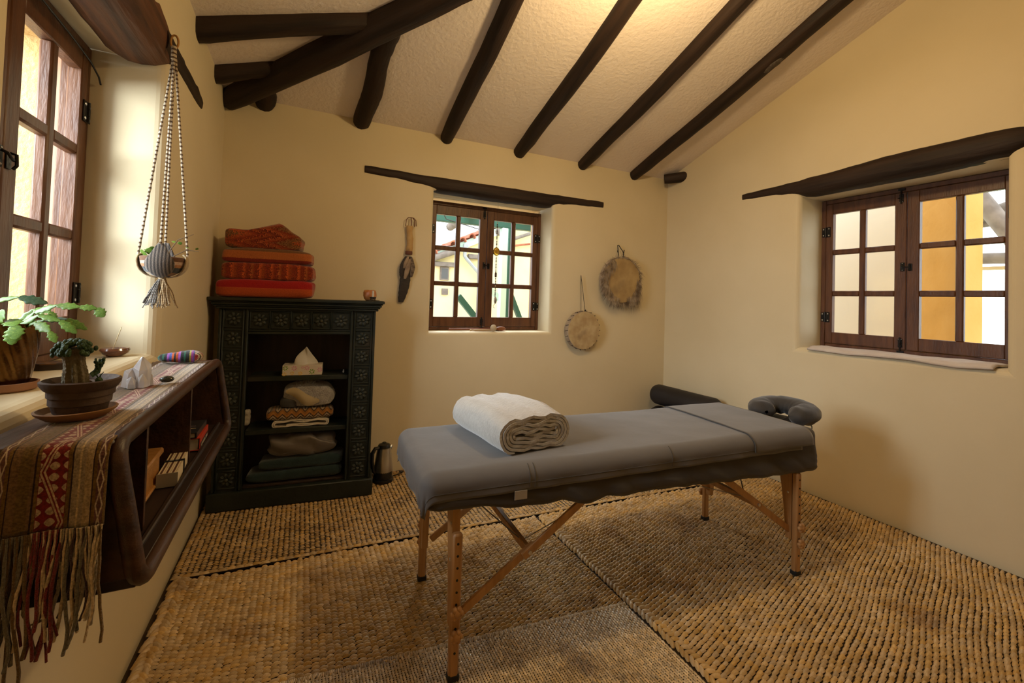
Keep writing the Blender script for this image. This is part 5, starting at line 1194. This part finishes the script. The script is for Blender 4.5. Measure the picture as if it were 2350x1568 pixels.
# porch of painted timber behind the back window
pb = thing('porch_frame', 'green and mint painted timber porch frame outside the back window', 'porch', (0, 5.2, 0))
mb = MB(); mb.box((2.2, 0, 2.335), (5.0, .10, .11), .006); mb.build('beam', TEALP, pb)
mb = MB(); mb.box((2.345, 0, 1.1), (.085, .10, 2.36), .006); mb.build('post', MINT, pb); mb = MB(); mb.box((2.41, .0, 1.1), (.045, .104, 2.36), .004); mb.build('post_edge', TEALP, pb)
def strut(a, b, w, m_, nm):
    a, b = Vector(a), Vector(b); d = b-a; mb = MB(); mb.box((0, 0, 0), (d.length, .06, w), .004, T(*((a+b)/2)) @ RY(-math.atan2(d.z, d.x))); mb.build(nm, m_, pb)
strut((1.745, 0, 1.375), (2.34, 0, .71), .075, TEALP, 'brace'); strut((2.44, 0, 1.48), (2.80, 0, .70), .06, TEALP, 'brace'); strut((2.10, .05, 1.57), (2.34, .05, 1.34), .07, MINT, 'brace')
for x in (1.86, 2.62):
    mb = MB(); mb.tube([(x, -.35, 2.46), (x, .8, 2.36)], .06, 12); mb.build('rafter_log', GREYW, pb)
# neighbouring house with a tiled verge
hs = thing('neighbour_house', 'yellow plastered house with red roof tiles seen through the back window', 'house', (0, 8, 0))
def vz(x): return 2.30+.47*(x-2.45)
mb = MB(); mb.prism([(1.4, -.1), (6.5, -.1), (6.5, 3.1), (4.1, 3.1), (1.4, vz(1.4)-.10)], 1, .02, .4); mb.build('wall', YEL, hs)
mb = MB(); mb.prism([(1.3, vz(1.3)-.15), (4.0, vz(4.0)-.15), (4.0, vz(4.0)), (1.3, vz(1.3))], 1, -.06, .02); mb.build('fascia', MINT, hs)
for k in range(13):
    x = 1.4+k*.185; mb = MB(); n_ = 9; vs = []
    for y in (-.16, .5):
        for rr in (.075, .058):
            for q in range(n_): a = pi*q/(n_-1); vs.append((x+cos(a)*rr, y, vz(x)+.0+sin(a)*rr*1.25))
    fs = []
    for q in range(n_-1): fs += [(q, q+1, 2*n_+q+1, 2*n_+q), (n_+q, 3*n_+q, 3*n_+q+1, n_+q+1), (q, n_+q, n_+q+1, q+1)]
    mb.add(vs, fs); mb.build('roof_tile', TILE, hs, smooth=60)
mb = MB(); mb.tube([(1.9, -.12, 1.98), (2.62, -.12, 2.25)], .06, 12); mb.build('eave_log', GREYW, hs); mb = MB(); mb.box((2.40, -.02, 1.975), (.42, .10, .085), .01, M=None); mb.build('lintel', GREYW, hs)
w_ = MB(); w_.box((2.40, 0, 1.80), (.17, .05, .25), .004); wo = w_.build('window', GREYW, hs); w_ = MB(); w_.box((2.40, -.028, 1.80), (.12, .004, .19)); w_.build('pane', mat('dark_pane', (.10, .11, .12), rough=.1), wo)
mb = MB(); mb.box((2.42, 0, 1.46), (.12, .04, .12), .004); mb.build('vent', GREYW, hs)
mb = MB(); mb.tube([(2.76, -.1, 2.38), (2.76, -.1, 2.15), (2.80, -.1, 2.10), (3.10, -.1, 1.80), (3.12, -.1, 1.75), (3.12, -.1, 0)], .035, 12); mb.build('downpipe', ZINC, hs)
mb = MB(); mb.box((3.02, -.03, 2.16), (.34, .08, .09), .01); mb.build('lintel', GREYW, hs); mb = MB(); mb.tube([(3.7, -.1, 2.54), (4.3, -.1, 2.77)], .035, 10); mb.build('eave_log', GREYW, hs); mb = MB(); mb.tube([(3.7, -.05, 2.42), (4.3, -.05, 2.53)], .02, 8); mb.build('red_pipe', TILE, hs)
mb = MB(); mb.tube([(1.0, 4.2, 2.55), (1.5, 5.0, 2.28), (2.1, 5.15, 2.2)], .006, 6); o = mb.build('overhead_wire', LACE); tag(o, 'thin dark overhead wire sagging outside the back window', 'wire')
# porch walls outside the right window
def wallseg(pts, z0, z1, mt_, nm, par):
    mb = MB()
    for a, b in zip(pts, pts[1:]):
        d = Vector((b[0]-a[0], b[1]-a[1], 0)); n_ = Vector((-d.y, d.x, 0)).normalized()*.001
        mb.add([(a[0], a[1], z0), (b[0], b[1], z0), (b[0], b[1], z1), (a[0], a[1], z1)], [(0, 1, 2, 3)])
    return mb
pp = thing('porch_wall', 'cream wall with an orange pillar outside the right window', 'wall', (0, 0, 0))
mb = MB(); mb.prism([(5.0, 2.02), (5.0, 3.9), (5.3, 3.9), (5.3, 2.02)], 2, -.1, 2.95); mb.build('cream_wall', CRW, pp, smooth=0)
mb = MB(); mb.prism([(5.02, 2.045), (4.60, 1.575), (4.93, 1.535), (5.3, 1.9)], 2, -.1, 2.95); mb.build('orange_pillar', ORW, pp, smooth=0)
for a, b, r in (((6.0, 2.05, 2.80), (6.0, 1.55, 1.86), .075), ((6.3, 2.1, 2.33), (6.3, 1.5, 2.52), .06), ((6.4, 2.2, 2.28), (6.4, 1.4, 2.36), .04), ((6.2, 2.2, 1.93), (6.2, 1.5, 1.90), .055)):
    mb = MB(); mb.tube([a, b], r, 12, fn=lambda i, k: 1+.05*nz(i, k, 1)); mb.build('porch_log', GREYW, pp)
mb = MB(); mb.box((6.25, 1.8, 1.82), (.08, .9, .03)); mb.build('rail_board', mat('pale_board', (.55, .42, .24), rough=.7), pp)
gs = MB(); gs.add([(7, -2, .02), (14, -2, .02), (14, 8, .02), (7, 8, .02)], [(0, 1, 2, 3)]); struct(gs.build('lawn', mat('lawn_green', (.25, .40, .08), rough=1), smooth=0))
# outer timber jamb seen through the left window panes
oj = MB(); JW = mat('pinkish_jamb_wood', (.36, .19, .11), (.42, .24, .15), 6, (4, 4, .5), rough=.6)
oj.box((-.850, HL[1]-.006, (HL[2]+HL[3])/2), (.05, .012, HL[3]-HL[2]-.004), .003); struct(oj.build('trim_2', JW))
oj = MB(); oj.box((-.885, HL[1]-.004, (HL[2]+HL[3])/2), (.016, .008, HL[3]-HL[2]-.004), .002); struct(oj.build('sun_gleam_strip', mat('painted_sun_gleam', (.85, .82, .76), rough=.7)))  # added pale strip, its colour stands in for sunlight gleaming beside the jamb
